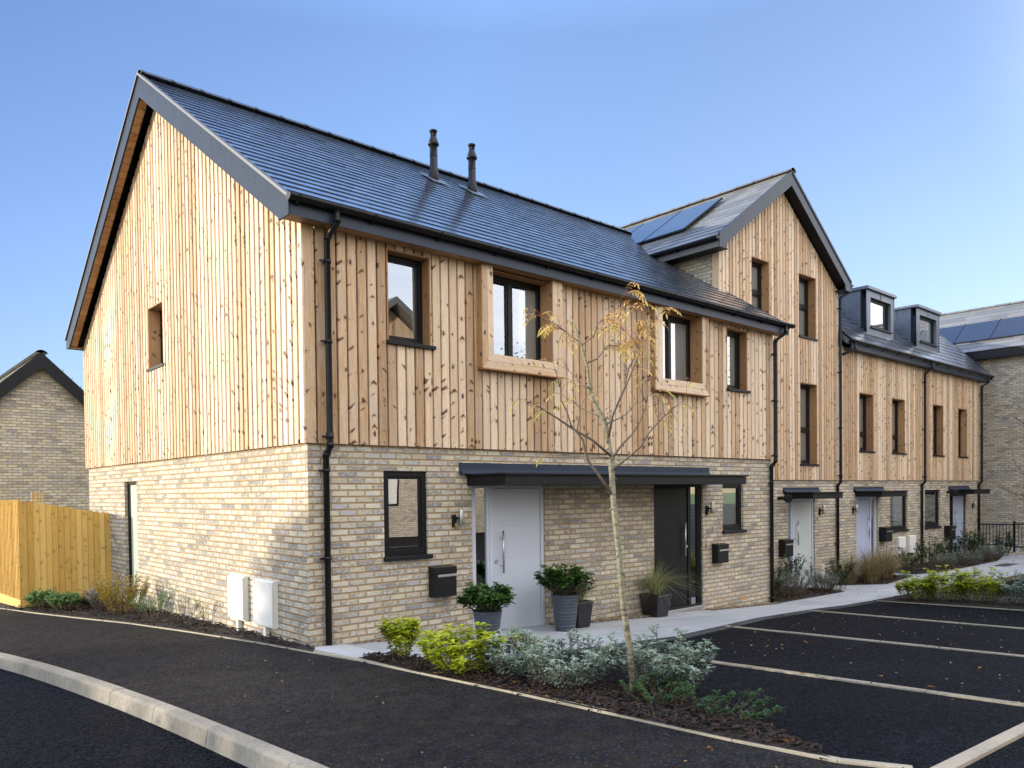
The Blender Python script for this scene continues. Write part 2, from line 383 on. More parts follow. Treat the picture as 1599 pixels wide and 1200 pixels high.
# ------------------------------------------------------------------ walls
class Wall:
    """axis wall: 'F' faces -Y (u = x), 'G' faces -X (u = y). plane = coordinate of the outer face"""
    def __init__(s, face, plane): s.face = face; s.p = plane
    def P(s, u, d, z):   # d = distance OUTWARD from the plane
        return (u, s.p - d, z) if s.face == 'F' else (s.p - d, u, z)
    def box(s, mb, u0, u1, d0, d1, z0, z1, m=0, r=.5): mb.box(s.P(u0, d0, z0), s.P(u1, d1, z1), m, r)

def wall_panel(mb, W, u0, u1, z0, z1, ops, th=.1, m=0):
    us = sorted({u0, u1, *[o[0] for o in ops], *[o[1] for o in ops]}); zs = sorted({z0, z1, *[o[2] for o in ops], *[o[3] for o in ops]})
    us = [u for u in us if u0 <= u <= u1]; zs = [z for z in zs if z0 <= z <= z1]
    def solid(i, k):
        if i < 0 or k < 0 or i >= len(us) - 1 or k >= len(zs) - 1: return False
        cu, cz = (us[i] + us[i + 1]) / 2, (zs[k] + zs[k + 1]) / 2
        return not any(o[0] < cu < o[1] and o[2] < cz < o[3] for o in ops)
    for i in range(len(us) - 1):
        for k in range(len(zs) - 1):
            if not solid(i, k): continue
            a, b, c, d = us[i], us[i + 1], zs[k], zs[k + 1]
            mb.poly([W.P(a, 0, c), W.P(b, 0, c), W.P(b, 0, d), W.P(a, 0, d)], None, m)
            mb.poly([W.P(a, -th, c), W.P(a, -th, d), W.P(b, -th, d), W.P(b, -th, c)], None, m)
            if i > 0 and not solid(i - 1, k): mb.poly([W.P(a, 0, c), W.P(a, 0, d), W.P(a, -th, d), W.P(a, -th, c)], [(c2, z) for c2, z in ((0, c), (0, d), (th, d), (th, c))], m)
            if i < len(us) - 2 and not solid(i + 1, k): mb.poly([W.P(b, 0, c), W.P(b, 0, d), W.P(b, -th, d), W.P(b, -th, c)], [(c2, z) for c2, z in ((0, c), (0, d), (th, d), (th, c))], m)
            if not solid(i, k - 1): mb.poly([W.P(a, 0, c), W.P(b, 0, c), W.P(b, -th, c), W.P(a, -th, c)], None, m)
            if not solid(i, k + 1): mb.poly([W.P(a, 0, d), W.P(b, 0, d), W.P(b, -th, d), W.P(a, -th, d)], None, m)

_bid = [0]
def board(mb, W, u0, u1, zb, zt0, zt1, t=.040, m=0, cut=None):
    """one vertical board with chamfered edges from zb up to a (maybe sloped) top; cut = list of (z0,z1) kept"""
    _bid[0] += 1; r = random.random(); bid = _bid[0]; vo = random.random() * 20
    w = u1 - u0; c = min(.005, w * .2)
    prof = [(0, 0), (0, t - c), (c, t), (w - c, t), (w, t - c), (w, 0)]
    for (a, b0, b1) in (cut or [(zb, zt0, zt1)]):
        rows = []
        for zz in (0, 1):
            rows.append([mb.addv(W.P(u0 + q[0], q[1] - t, a if zz == 0 else b0 + (b1 - b0) * q[0] / w)) for q in prof])
        for k in range(5):
            q = [rows[0][k], rows[0][k + 1], rows[1][k + 1], rows[1][k]]
            uu = [bid * 1.37 + prof[k][0] + (.01 if k == 4 else 0), bid * 1.37 + prof[k + 1][0] + (.01 if k in (0, 4) else 0)]
            mb.face(q, [(uu[0], a + vo), (uu[1], a + vo), (uu[1], b1 + vo), (uu[0], b0 + vo)], m, r)
        mb.face(rows[0][::-1], [(bid * 1.37 + q[0], vo + q[1]) for q in prof][::-1], m, r)
        mb.face(rows[1], [(bid * 1.37 + q[0], vo + q[1]) for q in prof], m, r)

def cladding(mb, W, u0, u1, zb, top, ops, pitch=.135, gap=.023, back=1):
    """vertical boards between u0,u1; top(u) gives the top height; dark membrane behind"""
    n = round((u1 - u0) / pitch); p = (u1 - u0) / n
    for i in range(n):
        a, b = u0 + i * p + gap / 2, u0 + (i + 1) * p - gap / 2
        br = sorted({a, b, *[x for o in ops for x in o[:2] if a + .012 < x < b - .012]})
        if len(br) == 2 or True:
            st = random.getstate(); b0 = _bid[0]
            for k in range(len(br) - 1):
                random.setstate(st); _bid[0] = b0
                x0, x1 = br[k], br[k + 1]; cx = (x0 + x1) / 2
                iv = [(zb, top(x0), top(x1))]
                for o in ops:
                    if o[0] < cx < o[1]:
                        nv = []
                        for (s0, t0, t1) in iv:
                            tm = min(t0, t1)
                            if o[3] <= s0 or o[2] >= tm: nv.append((s0, t0, t1)); continue
                            if o[2] > s0: nv.append((s0, o[2], o[2]))
                            if o[3] < tm: nv.append((o[3], t0, t1))
                        iv = nv
                if iv: board(mb, W, x0, x1, 0, 0, 0, cut=iv)
            random.random()

def mitre_board(mb, W, pts, d0, d1, m=0, along='z'):
    """flat board given by 4 (u,z) corners, between outward distances d0..d1, wood uv along z or u"""
    _bid[0] += 1; r = random.random(); o = _bid[0] * 1.37
    f = [mb.addv(W.P(u, d1, z)) for u, z in pts]; bk = [mb.addv(W.P(u, d0, z)) for u, z in pts]
    def uvp(u, z, d=0): return (o + u + d, z + r * 9) if along == 'z' else (o + z + d, u + r * 9)
    mb.face(f, [uvp(*p) for p in pts], m, r)
    mb.face(bk[::-1], [uvp(*p) for p in pts][::-1], m, r)
    for k in range(len(pts)):
        k2 = (k + 1) % len(pts)
        mb.face([f[k], bk[k], bk[k2], f[k2]], [uvp(*pts[k]), uvp(*pts[k], d1 - d0), uvp(*pts[k2], d1 - d0), uvp(*pts[k2])], m, r)

# ------------------------------------------------------------------ windows, doors and fittings
def window(par, W, u0, u1, z0, z1, rec=.15, fw=.055, bars=(), hbars=(), reveal='wood', sill=True, blind=None, glass='glass', sill_over=.05, topgap=True, sill_d=.045):
    """window set back by rec from the wall face; bars are mullion positions as fractions"""
    f = MB()
    lin = .02 if reveal == 'wood' else 0
    a, b, c, d = u0 + lin, u1 - lin, z0 + .02, z1 - (lin if topgap else 0)
    D0, D1 = -rec - .06, -rec
    W.box(f, a, a + fw, D0, D1, c, d); W.box(f, b - fw, b, D0, D1, c, d)
    W.box(f, a + fw, b - fw, D0, D1, c, c + fw); W.box(f, a + fw, b - fw, D0, D1, d - fw, d)
    edges = [a + fw] + [x for q in bars for x in (a + (b - a) * q - .035, a + (b - a) * q + .035)] + [b - fw]
    for q in bars: W.box(f, a + (b - a) * q - .035, a + (b - a) * q + .035, D0, D1 - .001, c + fw, d - fw)
    zed = [c + fw] + [x for q in hbars for x in (c + (d - c) * q - .04, c + (d - c) * q + .04)] + [d - fw]
    for q in hbars:
        for k in range(0, len(edges), 2): W.box(f, edges[k], edges[k + 1], D0, D1 - .002, c + (d - c) * q - .04, c + (d - c) * q + .04)
    # inner casement bead
    for k in range(0, len(edges), 2):
        for j in range(0, len(zed), 2):
            e0, e1, g0, g1 = edges[k], edges[k + 1], zed[j], zed[j + 1]; s = .028
            W.box(f, e0, e0 + s, D0 + .01, D1 - .014, g0, g1); W.box(f, e1 - s, e1, D0 + .01, D1 - .014, g0, g1)
            W.box(f, e0 + s, e1 - s, D0 + .01, D1 - .014, g0, g0 + s); W.box(f, e0 + s, e1 - s, D0 + .01, D1 - .014, g1 - s, g1)
    wo = f.build('window', M['frame'], par, bevel=.004)
    for k in range(0, len(edges), 2):
        for j in range(0, len(zed), 2):
            p = MB(); e0, e1, g0, g1 = edges[k] + .028, edges[k + 1] - .028, zed[j] + .028, zed[j + 1] - .028
            p.poly([W.P(e0, -rec - .035, g0), W.P(e1, -rec - .035, g0), W.P(e1, -rec - .035, g1), W.P(e0, -rec - .035, g1)])
            p.build('pane', M[glass], wo)
    rm = MB()   # the room seen through the glass
    W.box(rm, u0 - .5, u1 + .5, -rec - 1.6, -rec - 1.55, z0 - .6, z1 + .2)
    rm.build('room_wall', M['room'], wo)
    if blind:
        q = MB(); t0, t1, zt = blind[0], blind[1], blind[2]
        W.box(q, a + (b - a) * t0, a + (b - a) * t1, -rec - .068, -rec - .063, d - (d - c) * zt, d - .02); q.build('blind', M[blind[3]], wo)
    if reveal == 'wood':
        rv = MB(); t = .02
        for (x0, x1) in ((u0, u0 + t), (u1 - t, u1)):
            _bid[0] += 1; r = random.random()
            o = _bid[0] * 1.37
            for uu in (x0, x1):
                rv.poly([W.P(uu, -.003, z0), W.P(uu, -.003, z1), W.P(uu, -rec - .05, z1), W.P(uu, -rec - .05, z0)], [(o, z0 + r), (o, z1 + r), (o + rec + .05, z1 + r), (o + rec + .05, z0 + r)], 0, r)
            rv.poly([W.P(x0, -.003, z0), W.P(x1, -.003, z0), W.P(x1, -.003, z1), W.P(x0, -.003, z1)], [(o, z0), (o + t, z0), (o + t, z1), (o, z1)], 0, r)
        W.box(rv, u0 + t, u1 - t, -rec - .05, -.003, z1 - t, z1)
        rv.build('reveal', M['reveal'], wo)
    if sill:
        s = MB(); so = sill_over
        s.prism([W.P(u0 - so * .3, -rec - .02, z0 + .025), W.P(u0 - so * .3, sill_d, z0 - .0), W.P(u0 - so * .3, sill_d, z0 - .045), W.P(u0 - so * .3, -rec - .02, z0 - .03)],
                Vector(W.P(u1 + so, 0, 0)) - Vector(W.P(u0 - so * .3, 0, 0)))
        s.build('sill', M['sill'], wo, bevel=.004)
    return wo

def handle_bar(par, W, u, d, z0, z1, mat='steel'):
    h = MB(); h.tube([W.P(u, d + .055, z0), W.P(u, d + .055, z1)], .014, 10)
    for z in (z0 + .1, z1 - .1): h.tube([W.P(u, d, z), W.P(u, d + .055, z)], .008, 8)
    h.build('handle', M[mat], par)

def front_door(par, W, u0, u1, z0, z1, side, mat, fmat, rec=.03, sl=.27, glass='glass_dk', lines=(.3, .52, .74), hz=.9, handle_right=False, label=None):
    """door with one glazed side light; side 'L' or 'R' tells where the side light is"""
    fr = MB(); fw = .06; D0, D1 = -rec - .07, -rec
    W.box(fr, u0, u0 + fw, D0, D1, z0, z1); W.box(fr, u1 - fw, u1, D0, D1, z0, z1); W.box(fr, u0 + fw, u1 - fw, D0, D1, z1 - fw, z1)
    W.box(fr, u0 + fw, u1 - fw, D0, D1 + .012, z0, z0 + .04)
    if side == 'L': s0, s1 = u0 + fw, u0 + fw + sl; d0, d1 = s1 + .06, u1 - fw
    else: s0, s1 = u1 - fw - sl, u1 - fw; d0, d1 = u0 + fw, s0 - .06
    mu = s1 if side == 'L' else s0 - .06
    W.box(fr, mu, mu + .06, D0, D1, z0 + .04, z1 - fw)
    s = .035
    W.box(fr, s0, s0 + s, D0, D1 - .012, z0 + .04, z1 - fw); W.box(fr, s1 - s, s1, D0, D1 - .012, z0 + .04, z1 - fw)
    fo = fr.build('door_frame', M[fmat], par, bevel=.004)
    p = MB(); p.poly([W.P(s0 + s, -rec - .04, z0 + .04), W.P(s1 - s, -rec - .04, z0 + .04), W.P(s1 - s, -rec - .04, z1 - fw), W.P(s0 + s, -rec - .04, z1 - fw)])
    p.build('side_light', M[glass], fo)
    rm = MB(); W.box(rm, u0 - .2, u1 + .2, -rec - 1.3, -rec - 1.25, z0 - .05, z1 + .1); rm.build('hall_wall', M['room'], fo)
    d = MB(); zz = [z0 + .045] + [z0 + .045 + (z1 - fw - z0 - .05) * q for q in lines] + [z1 - fw - .005]
    for k in range(len(zz) - 1):
        W.box(d, d0 + .006, d1 - .006, -rec - .06, -rec - .018, zz[k] + (.0025 if k else 0), zz[k + 1] - .0025)
    W.box(d, d0 + .008, d1 - .008, -rec - .058, -rec - .021, z0 + .05, z1 - fw - .01)
    do = d.build('door', M[mat], par, bevel=.002)
    if label: do['label'] = label
    hu = d1 - .13 if handle_right else d0 + .15
    handle_bar(do, W, hu, -rec - .018, z0 + hz, z0 + hz + .58)
    lk = MB(); lu = hu + (.09 if handle_right else -.09)
    lk.lathe([(.001, 0), (.022, 0)], 0, 0); lk = MB(); lk.tube([W.P(lu, -rec - .02, z0 + hz + .16), W.P(lu, -rec - .002, z0 + hz + .16)], .026, 14)
    lk.build('lock', M['steel'], do)
    th = MB(); W.box(th, u0, u1, -rec - .07, .03, z0 - .05, z0 + .002); th.build('threshold', M['steel'] if fmat != 'frame_w' else M['frame_w'], fo, bevel=.004)

def canopy(par, W, u0, u1, z0, z1, depth, flu0, flu1, flz):
    c = MB(); W.box(c, u0, u1, 0.002, depth, z0, z1 - .03)
    W.box(c, u0 - .03, u1 + .03, 0.004, depth + .03, z1 - .028, z1 + .0)
    o = c.build('canopy', M['canopy'], par, bevel=.004)
    f = MB(); W.box(f, flu0, flu1, .003, .02, z1 + .002, flz)
    f.prism([W.P(flu0, .02, z1 + .06), W.P(flu0, .09, z1 + .003), W.P(flu0, .02, z1 + .003)], Vector(W.P(flu1, 0, 0)) - Vector(W.P(flu0, 0, 0)))
    for k in range(5):
        u = flu0 + (flu1 - flu0) * (.04 + .92 * k / 4)
        f.tube([W.P(u, .02, (z1 + flz) / 2 + .03), W.P(u, .026, (z1 + flz) / 2 + .03)], .009, 8, m=1)
    f.build('flashing', [M['alu'], M['black']], o)

def gutter(par, x0, x1, y, z, r=.062, axis='x'):
    g = MB(); n = 8
    P = (lambda a, b, c: (a, b, c)) if axis == 'x' else (lambda a, b, c: (b, a, c))
    def arc(R, a): return [P(a, y + R * cos(pi + pi * k / n), z + R * sin(pi + pi * k / n)) for k in range(n + 1)]
    A, B, Ai, Bi = arc(r, x0), arc(r, x1), arc(r - .006, x0), arc(r - .006, x1)
    ia, ib, ja, jb = [[g.addv(p) for p in q] for q in (A, B, Ai, Bi)]
    for k in range(n):
        g.face([ia[k], ia[k + 1], ib[k + 1], ib[k]], smooth=True); g.face([jb[k], jb[k + 1], ja[k + 1], ja[k]], smooth=True)
    g.face([ia[0], ib[0], jb[0], ja[0]]); g.face([ia[n], ja[n], jb[n], ib[n]])
    for a in (x0, x1):
        g.prism([P(a, y + (r + .003) * cos(pi + pi * k / n), z + (r + .003) * sin(pi + pi * k / n)) for k in range(n + 1)], P(.012, 0, 0))
    b = g; L_ = x1 - x0; k = max(2, int(L_ / .9))
    for i in range(k + 1):
        a = x0 + .1 + (L_ - .2) * i / k
        q0 = [P(a, y + (r + .006) * cos(pi + pi * j / n), z + (r + .006) * sin(pi + pi * j / n)) for j in range(n + 1)]
        b.prism(q0, P(.03, 0, 0))
        b.prism([P(a, y + r * .9, z - .09), P(a, y + r * .9, z + .0), P(a, y, z - r), P(a, y + .02, z - .075)], P(.03, 0, 0))
    return g.build('gutter', M['black'], par)

def downpipe(par, path, r=.036, brackets=(), wall=None):
    p = MB(); p.tube(path, r, 12)
    for i in range(1, len(path) - 1):
        d = (Vector(path[i]) - Vector(path[i - 1])).normalized(); q = Vector(path[i])
        p.tube([q - d * .05, q + d * .01], r + .006, 12)
    o = p.build('downpipe', M['black'], par)
    for (x, y, z, yw) in brackets:
        b = MB(); b.tube([(x, y, z - .02), (x, y, z + .02)], r + .008, 12); b.box((x - .012, y, z - .014), (x + .012, yw, z + .014))
        b.box((x - .09, y + .0, z - .012), (x - .03, y + .02, z + .012))
        b.build('pipe_bracket', M['black'], o)
    return o

# ------------------------------------------------------------------ roofs
def roof_tiles(mb, P0, U, Sv, length, slope, course=.25, tw=.3, thick=.014, lenf=None, startf=None):
    """interlocking flat tiles. P0 = eave start, U along the eave, Sv up the slope (unit vectors)"""
    P0, U, Sv = Vector(P0), Vector(U).normalized(), Vector(Sv).normalized()
    Nn = U.cross(Sv).normalized()
    if Nn.z < 0: Nn = -Nn
    n = int(math.ceil(slope / course))
    for i in range(n):
        s0, s1 = i * course, min((i + 1) * course + .05, slope)
        L1 = lenf(i * course) if lenf else length; L0 = startf(i * course) if startf else 0
        x = L0 - (tw / 2 if i % 2 else 0)
        while x < L1 - .001:
            a, b = max(x, L0) + .0015, min(x + tw, L1) - .0015; x += tw
            if b - a < .02: continue
            j = random.gauss(0, .0008); t1 = random.gauss(0, .0006); r = random.random()
            hb = .024 + j; ht = .010
            f = [P0 + U * a + Sv * s0 + Nn * (hb + t1), P0 + U * b + Sv * s0 + Nn * (hb - t1), P0 + U * b + Sv * s1 + Nn * (ht - t1), P0 + U * a + Sv * s1 + Nn * (ht + t1)]
            lo = [p - Nn * thick for p in f]
            i8 = [mb.addv(p) for p in lo + f]
            for q in ((4, 5, 6, 7), (0, 1, 5, 4), (1, 2, 6, 5), (3, 0, 4, 7)): mb.face([i8[k] for k in q], None, 0, r)

def ridge_tiles(mb, A, B, w=.13, h=.07, seg=.45):
    A, B = Vector(A), Vector(B); d = (B - A); Ln = d.length; d.normalize(); side = d.cross(Vector((0, 0, 1))).normalized()
    n = int(Ln / seg)
    for i in range(n):
        p, q = A + d * (Ln * i / n), A + d * (Ln * (i + 1) / n - .004); r = random.random()
        prof = lambda o, k: [o - side * w * k - Vector((0, 0, h * 1.1)), o - side * w * .55 * k - Vector((0, 0, h * .25)), o + Vector((0, 0, h * .12 * k)), o + side * w * .55 * k - Vector((0, 0, h * .25)), o + side * w * k - Vector((0, 0, h * 1.1))]
        mb.prism(prof(p, 1), q - p, 0, r)
        mb.prism([v + Vector((0, 0, .006)) for v in prof(p, 1.08)], d * .05, 0, r)

def text_obj(ch, loc, size, rotz, mat, parent, depth=.01):
    cu = bpy.data.curves.new('t', 'FONT'); cu.body = ch; cu.size = size; cu.extrude = depth / 2; cu.align_x = 'CENTER'; cu.offset = .003
    ob = bpy.data.objects.new('t', cu); C.objects.link(ob)
    dg = bpy.context.evaluated_depsgraph_get(); me = bpy.data.meshes.new_from_object(ob.evaluated_get(dg))
    bpy.data.objects.remove(ob); me.name = 'house_number'; me.materials.clear(); me.materials.append(mat)
    o = bpy.data.objects.new('house_number', me); C.objects.link(o); o.parent = parent
    o.location = Vector(loc) - parent.location; o.rotation_euler = (pi / 2, 0, rotz)
    return o

# ================================================================== HOUSE 1 : semi-detached pair
def build_house1():
    H = thing('semi_detached_house', 'nearest two storey house, blond timber over buff brick, with two black flues on its roof', 'house', (0, 0, 0))
    WB, WG, WC, WD = Wall('F', .05), Wall('G', .05), Wall('F', 0), Wall('G', 0)
    # brick ground floor
    ob = [(1.045, 1.69, .90, 1.955), (2.41, 3.765, -.33, 1.80), (6.265, 7.645, -.36, 1.79), (8.27, 8.965, .92, 1.80)]
    og = [(6.38, 7.10, -.31, 1.945)]
    b = MB(); wall_panel(b, WB, .05, 9.95, -1.2, 2.275, ob, .1); wall_panel(b, WG, .05, 9.55, -1.2, 2.275, og, .1)
    b.box((.15, 9.45, -1.2), (9.95, 9.55, 4.7)); b.box((9.85, .15, -1.2), (9.95, 9.45, 4.7))
    b.build('brick_wall', M['brick'], H)
    fl = MB(); fl.box((.15, .15, 2.2), (9.85, 9.45, 2.26)); fl.box((.15, .15, -.5), (9.85, 9.45, -.42)); fl.build('floor', M['room'], H)
    # timber upper storey
    A = (1.10, 1.745, 3.53, 4.64); W4 = (8.36, 9.045, 3.53, 4.64)
    B1 = (2.50, 4.00, 3.33, 4.70); B2 = (6.145, 7.645, 3.33, 4.70)
    oc = [A, W4, B1, B2]; og2 = [(4.69, 5.435, 3.76, 4.74)]
    top = lambda u: 4.685 + .66 * min(u, 9.6 - u)
    c = MB()
    cladding(c, WC, .02, 9.98, 2.26, lambda u: 4.70, oc, .135)
    c.build('timber_cladding', M['clad'], H)
    c2 = MB(); cladding(c2, WD, .0, 9.6, 2.26, top, og2, .139, .041)
    c2.build('gable_cladding', M['clad'], H)
    m = MB(); wall_panel(m, Wall('F', .043), .043, 9.95, 2.262, 4.68, [A, W4, (2.62, 3.86, 3.46, 4.7), (6.28, 7.52, 3.46, 4.7)], .09)
    wall_panel(m, Wall('G', .043), .134, 9.57, 2.262, 4.745, og2, .09)
    m.prism([(.048, .10, 4.746), (.048, 9.5, 4.746), (.048, 4.8, 7.86)], (.08, 0, 0))
    m.build('wall_membrane', M['membrane'], H)
    # windows
    window(H, WC, *A, blind=(.80, 1.0, .98, 'blind')); window(H, WC, *W4, blind=(0, 1, .97, 'blind'))
    for (x0, x1, z0, z1) in (B1, B2):
        wo = window(H, WC, x0 + .14, x1 - .14, z0 + .15, z1 - .02, bars=(.47,), sill=False, blind=(.66, 1, .97, 'blind') if x0 < 5 else (.0, 1, .97, 'blind'))
        s = MB(); p = .11; w = .195
        zt = 4.69
        for k in range(2):   # two mitred boards each side and below
            a, e = k * .0975 + .0, (k + 1) * .0975 - .004
            mitre_board(s, WC, [(x0 + a, z0 + a), (x0 + e, z0 + e), (x0 + e, zt), (x0 + a, zt)], p - .022, p - k * .003)
            mitre_board(s, WC, [(x1 - e, z0 + e), (x1 - a, z0 + a), (x1 - a, zt), (x1 - e, zt)], p - .022, p - k * .003)
            mitre_board(s, WC, [(x0 + a, z0 + a), (x1 - a, z0 + a), (x1 - e, z0 + e), (x0 + e, z0 + e)], p - .022, p - k * .003, 0, 'u')
        fo = s.build('window_surround', M['clad'], H)
        t = MB()
        def side(u, d0, d1, zz0, zz1, th):
            _bid[0] += 1; o = _bid[0] * 1.37; r = random.random()
            for uu in (u, u + th): t.poly([WC.P(uu, d0, zz0), WC.P(uu, d0, zz1), WC.P(uu, d1, zz1), WC.P(uu, d1, zz0)], [(o, zz0 + r), (o, zz1 + r), (o + d1 - d0, zz1 + r), (o + d1 - d0, zz0 + r)], 0, r)
        side(x0 + .002, -.02, p - .023, z0 + .005, zt, .018); side(x1 - .02, -.02, p - .023, z0 + .005, zt, .018)
        side(x0 + w - .022, -.2, p - .023, z0 + .16, zt, .02); side(x1 - w + .002, -.2, p - .023, z0 + .16, zt, .02)
        WC.box(t, x0 + .02, x1 - .02, -.02, p - .023, z0 + .003, z0 + .02); WC.box(t, x0 + w, x1 - w, -.2, p - .023, z0 + w - .03, z0 + w - .008)
        t.build('surround_lining', M['reveal'], fo)
        d = MB(); WC.box(d, x0 - .01, x1 + .01, .0, p + .02, z0 - .022, z0 - .004); d.build('drip_board', M['reveal'], fo)
    window(H, WD, *og2[0], rec=.19, blind=(0, 1, .97, 'blind'), sill_d=.02)
    window(H, WB, 1.045, 1.69, .90, 1.955, rec=.028, reveal=None, fw=.07, glass='glass_lo')
    window(H, WB, 8.27, 8.965, .92, 1.80, rec=.05, reveal=None, fw=.07, blind=(0, 1, .985, 'frost'))
    window(H, WG, 6.38, 7.10, -.31, 1.945, rec=.05, reveal=None, sill=False, fw=.03, glass='obscure')
    # doors
    front_door(H, WB, 2.41, 3.765, -.33, 1.80, 'L', 'door_w', 'frame_w', label='pale grey front door with long steel handle under the canopy, left of the black door')
    front_door(H, WB, 6.265, 7.645, -.36, 1.79, 'R', 'door_k', 'frame', handle_right=True, label='black front door with long steel handle, grass pot in front of it')
    canopy(H, WB, 2.33, 7.80, 1.77, 1.925, .78, 2.20, 7.83, 2.075)
    text_obj('1', (2.07, .043, .905), .155, 0, M['steel'], H); text_obj('3', (7.96, .043, .91), .165, 0, M['steel'], H)
    for x in (2.08, 7.70):
        q = MB(); WB.box(q, x + .02, x + .05, 0, .018, .66, .74); WB.box(q, x + .028, x + .042, .018, .024, .685, .70); q.build('door_bell', M['brass'], H)
    j = MB(); WB.box(j, 5.03, 5.038, -.003, .0025, -.9, 1.76); j.build('movement_joint', M['edging'], H)
    j = MB(); WG.box(j, 3.70, 3.707, -.003, .002, -.9, 2.26); j.build('movement_joint', M['edging'], H)
    u = MB(); WB.box(u, 5.42, 5.47, 0, .03, -.36, .38); u.tube([(5.36, .0, .2), (5.44, -.02, .2)], .015, 8); u.build('service_pipe', M['alu'], H)
    v = MB()
    for x in (4.0,): v.box((8.85, .047, -.40), (9.06, .0485, -.335))
    v.build('air_brick', M['soffit'], H)
    # ---- roof
    k = .66; zt = lambda y: 4.93 + k * (min(y, 9.6 - y) + .15)
    ca = math.atan(k); sl = 5.0 / cos(ca)
    R = MB(); roof_tiles(R, (-.225, -.205, zt(-.205) - .03), (1, 0, 0), (0, cos(ca), sin(ca)), 10.4, sl,
                         lenf=lambda s: 11.9 if s * sin(ca) + 4.87 > 6.7 else 10.43)
    RO = R.build('roof', M['slate'], H)
    sb = MB()
    sec = lambda y0, y1: [(y0, zt(y0) - .045), (4.8, zt(4.8) - .045), (y1, zt(y1) - .045), (y1, zt(y1) - .14), (4.8, zt(4.8) - .14), (y0, zt(y0) - .14)]
    sb.prism([(-.222, y, z) for y, z in sec(-.17, 9.77)], (10.42, 0, 0)); sb.prism([(10.21, y, z) for y, z in sec(2.6, 7.0)], (1.6, 0, 0))
    sb.build('roof_deck', M['black'], RO)
    bs = MB(); roof_tiles(bs, (11.9, 9.805, zt(-.205) - .03), (-1, 0, 0), (0, -cos(ca), sin(ca)), 12.1, sl, course=.5, tw=1.2); bs.build('rear_slope', M['slate'], RO)
    rt = MB(); ridge_tiles(rt, (-.245, 4.8, zt(4.8) + .05), (11.6, 4.8, zt(4.8) + .05)); rt.build('ridge', M['ridge'], RO)
    bo = 4.685
    for sgn in (1, -1):
        bb = MB(); tr = MB(); so = MB()
        Y = lambda y: y if sgn == 1 else 9.6 - y
        pts = [(-.25, Y(4.8), zt(4.8) - .36), (-.25, Y(4.8), zt(4.8) - .01), (-.25, Y(-.2), zt(-.2) - .01), (-.25, Y(-.2), bo), (-.25, Y(.02), bo)]
        bb.prism(pts, (.025, 0, 0)); 
        bb.box((-.254, Y(-.205), bo - .004), (-.225, Y(.05), bo + .16)) 
        tr.prism([(-.275, Y(4.8), zt(4.8) + .012), (-.275, Y(-.22), zt(-.22) + .012), (-.275, Y(-.22), zt(-.22) - .028), (-.275, Y(4.8), zt(4.8) - .028)], (.06, 0, 0))
        n = 38
        for i in range(n):
            y0, y1 = .03 + 4.72 * i / n, .03 + 4.72 * (i + 1) / n - .016
            _bid[0] += 1
            P = [(-.224, Y(y0), zt(y0) - .335), (-.105, Y(y0), zt(y0) - .335), (-.105, Y(y1), zt(y1) - .335), (-.224, Y(y1), zt(y1) - .335)]
            so.hexa(P + [(a, b_, c_ + .04) for a, b_, c_ in P], 0, random.random())
        so.box((-.224, Y(-.18), bo + .002), (0, Y(0.0), bo + .02))
        for i in range(14):
            y = .3 + i * .33
            for dz in (.10, .16): bb.tube([(-.25, Y(y), zt(y) - dz - .02), (-.256, Y(y), zt(y) - dz - .02)], .006, 6, m=1)
        bb.build('bargeboard', [M['alu'], M['alu_dk']], RO); tr.build('verge_trim', M['trim'], RO); so.build('gable_soffit', M['soffit'], RO)
    fa = MB(); fa.box((-.224, -.2, bo), (10.2, -.18, zt(-.2) - .06)); fa.build('fascia', M['alu_dk'], RO)
    fa = MB(); fa.box((-.224, 9.78, bo), (10.2, 9.8, zt(-.2) - .06)); fa.build('fascia', M['alu_dk'], RO)
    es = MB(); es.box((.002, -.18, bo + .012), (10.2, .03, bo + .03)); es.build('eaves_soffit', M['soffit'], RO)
    ve = MB(); ve.prism([(10.2, -.2, bo), (10.2, 1.2, zt(1.2) - .2), (10.2, 1.2, zt(1.2)), (10.2, -.2, zt(-.2))], (.02, 0, 0)); ve.build('end_verge', M['alu_dk'], RO)
    gutter(H, -.285, 10.24, -.265, 4.875)
    for (fx, fy) in ((4.511, 3.662), (5.414, 3.662)):
        f = MB()
        f.lathe([(.10, 7.30), (.095, 7.52), (.083, 7.60), (.072, 7.62), (.070, 8.07)], fx, fy, 20)
        f.lathe([(.073, 7.86), (.073, 7.875)], fx, fy, 20)
        fo = f.build('flue', M['black'], H)
        g = MB(); g.lathe([(.075, 8.055), (.10, 8.06), (.102, 8.085), (.085, 8.13), (.062, 8.20), (.055, 8.215), (.05, 8.235)], fx, fy, 20)
        g.lathe([(.044, 8.23), (.044, 8.27)], fx, fy, 20); g.lathe([(.054, 8.265), (.054, 8.30), (.073, 8.305), (.073, 8.33), (.03, 8.34)], fx, fy, 20)
        for q in range(8): g.box((fx + .05 * cos(q * pi / 4) - .006, fy + .05 * sin(q * pi / 4) - .006, 8.23), (fx + .05 * cos(q * pi / 4) + .006, fy + .05 * sin(q * pi / 4) + .006, 8.27))
        g.build('flue_cowl', M['black'], fo)
        a = MB(); a.prism([(fx - .2, fy - .25, zt(fy - .25) + .012), (fx + .2, fy - .25, zt(fy - .25) + .012), (fx + .2, fy + .2, zt(fy + .2) + .014), (fx - .2, fy + .2, zt(fy + .2) + .014)], (0, 0, .008)); a.build('flue_flashing', M['lead'], fo)
    # downpipes
    x = .265
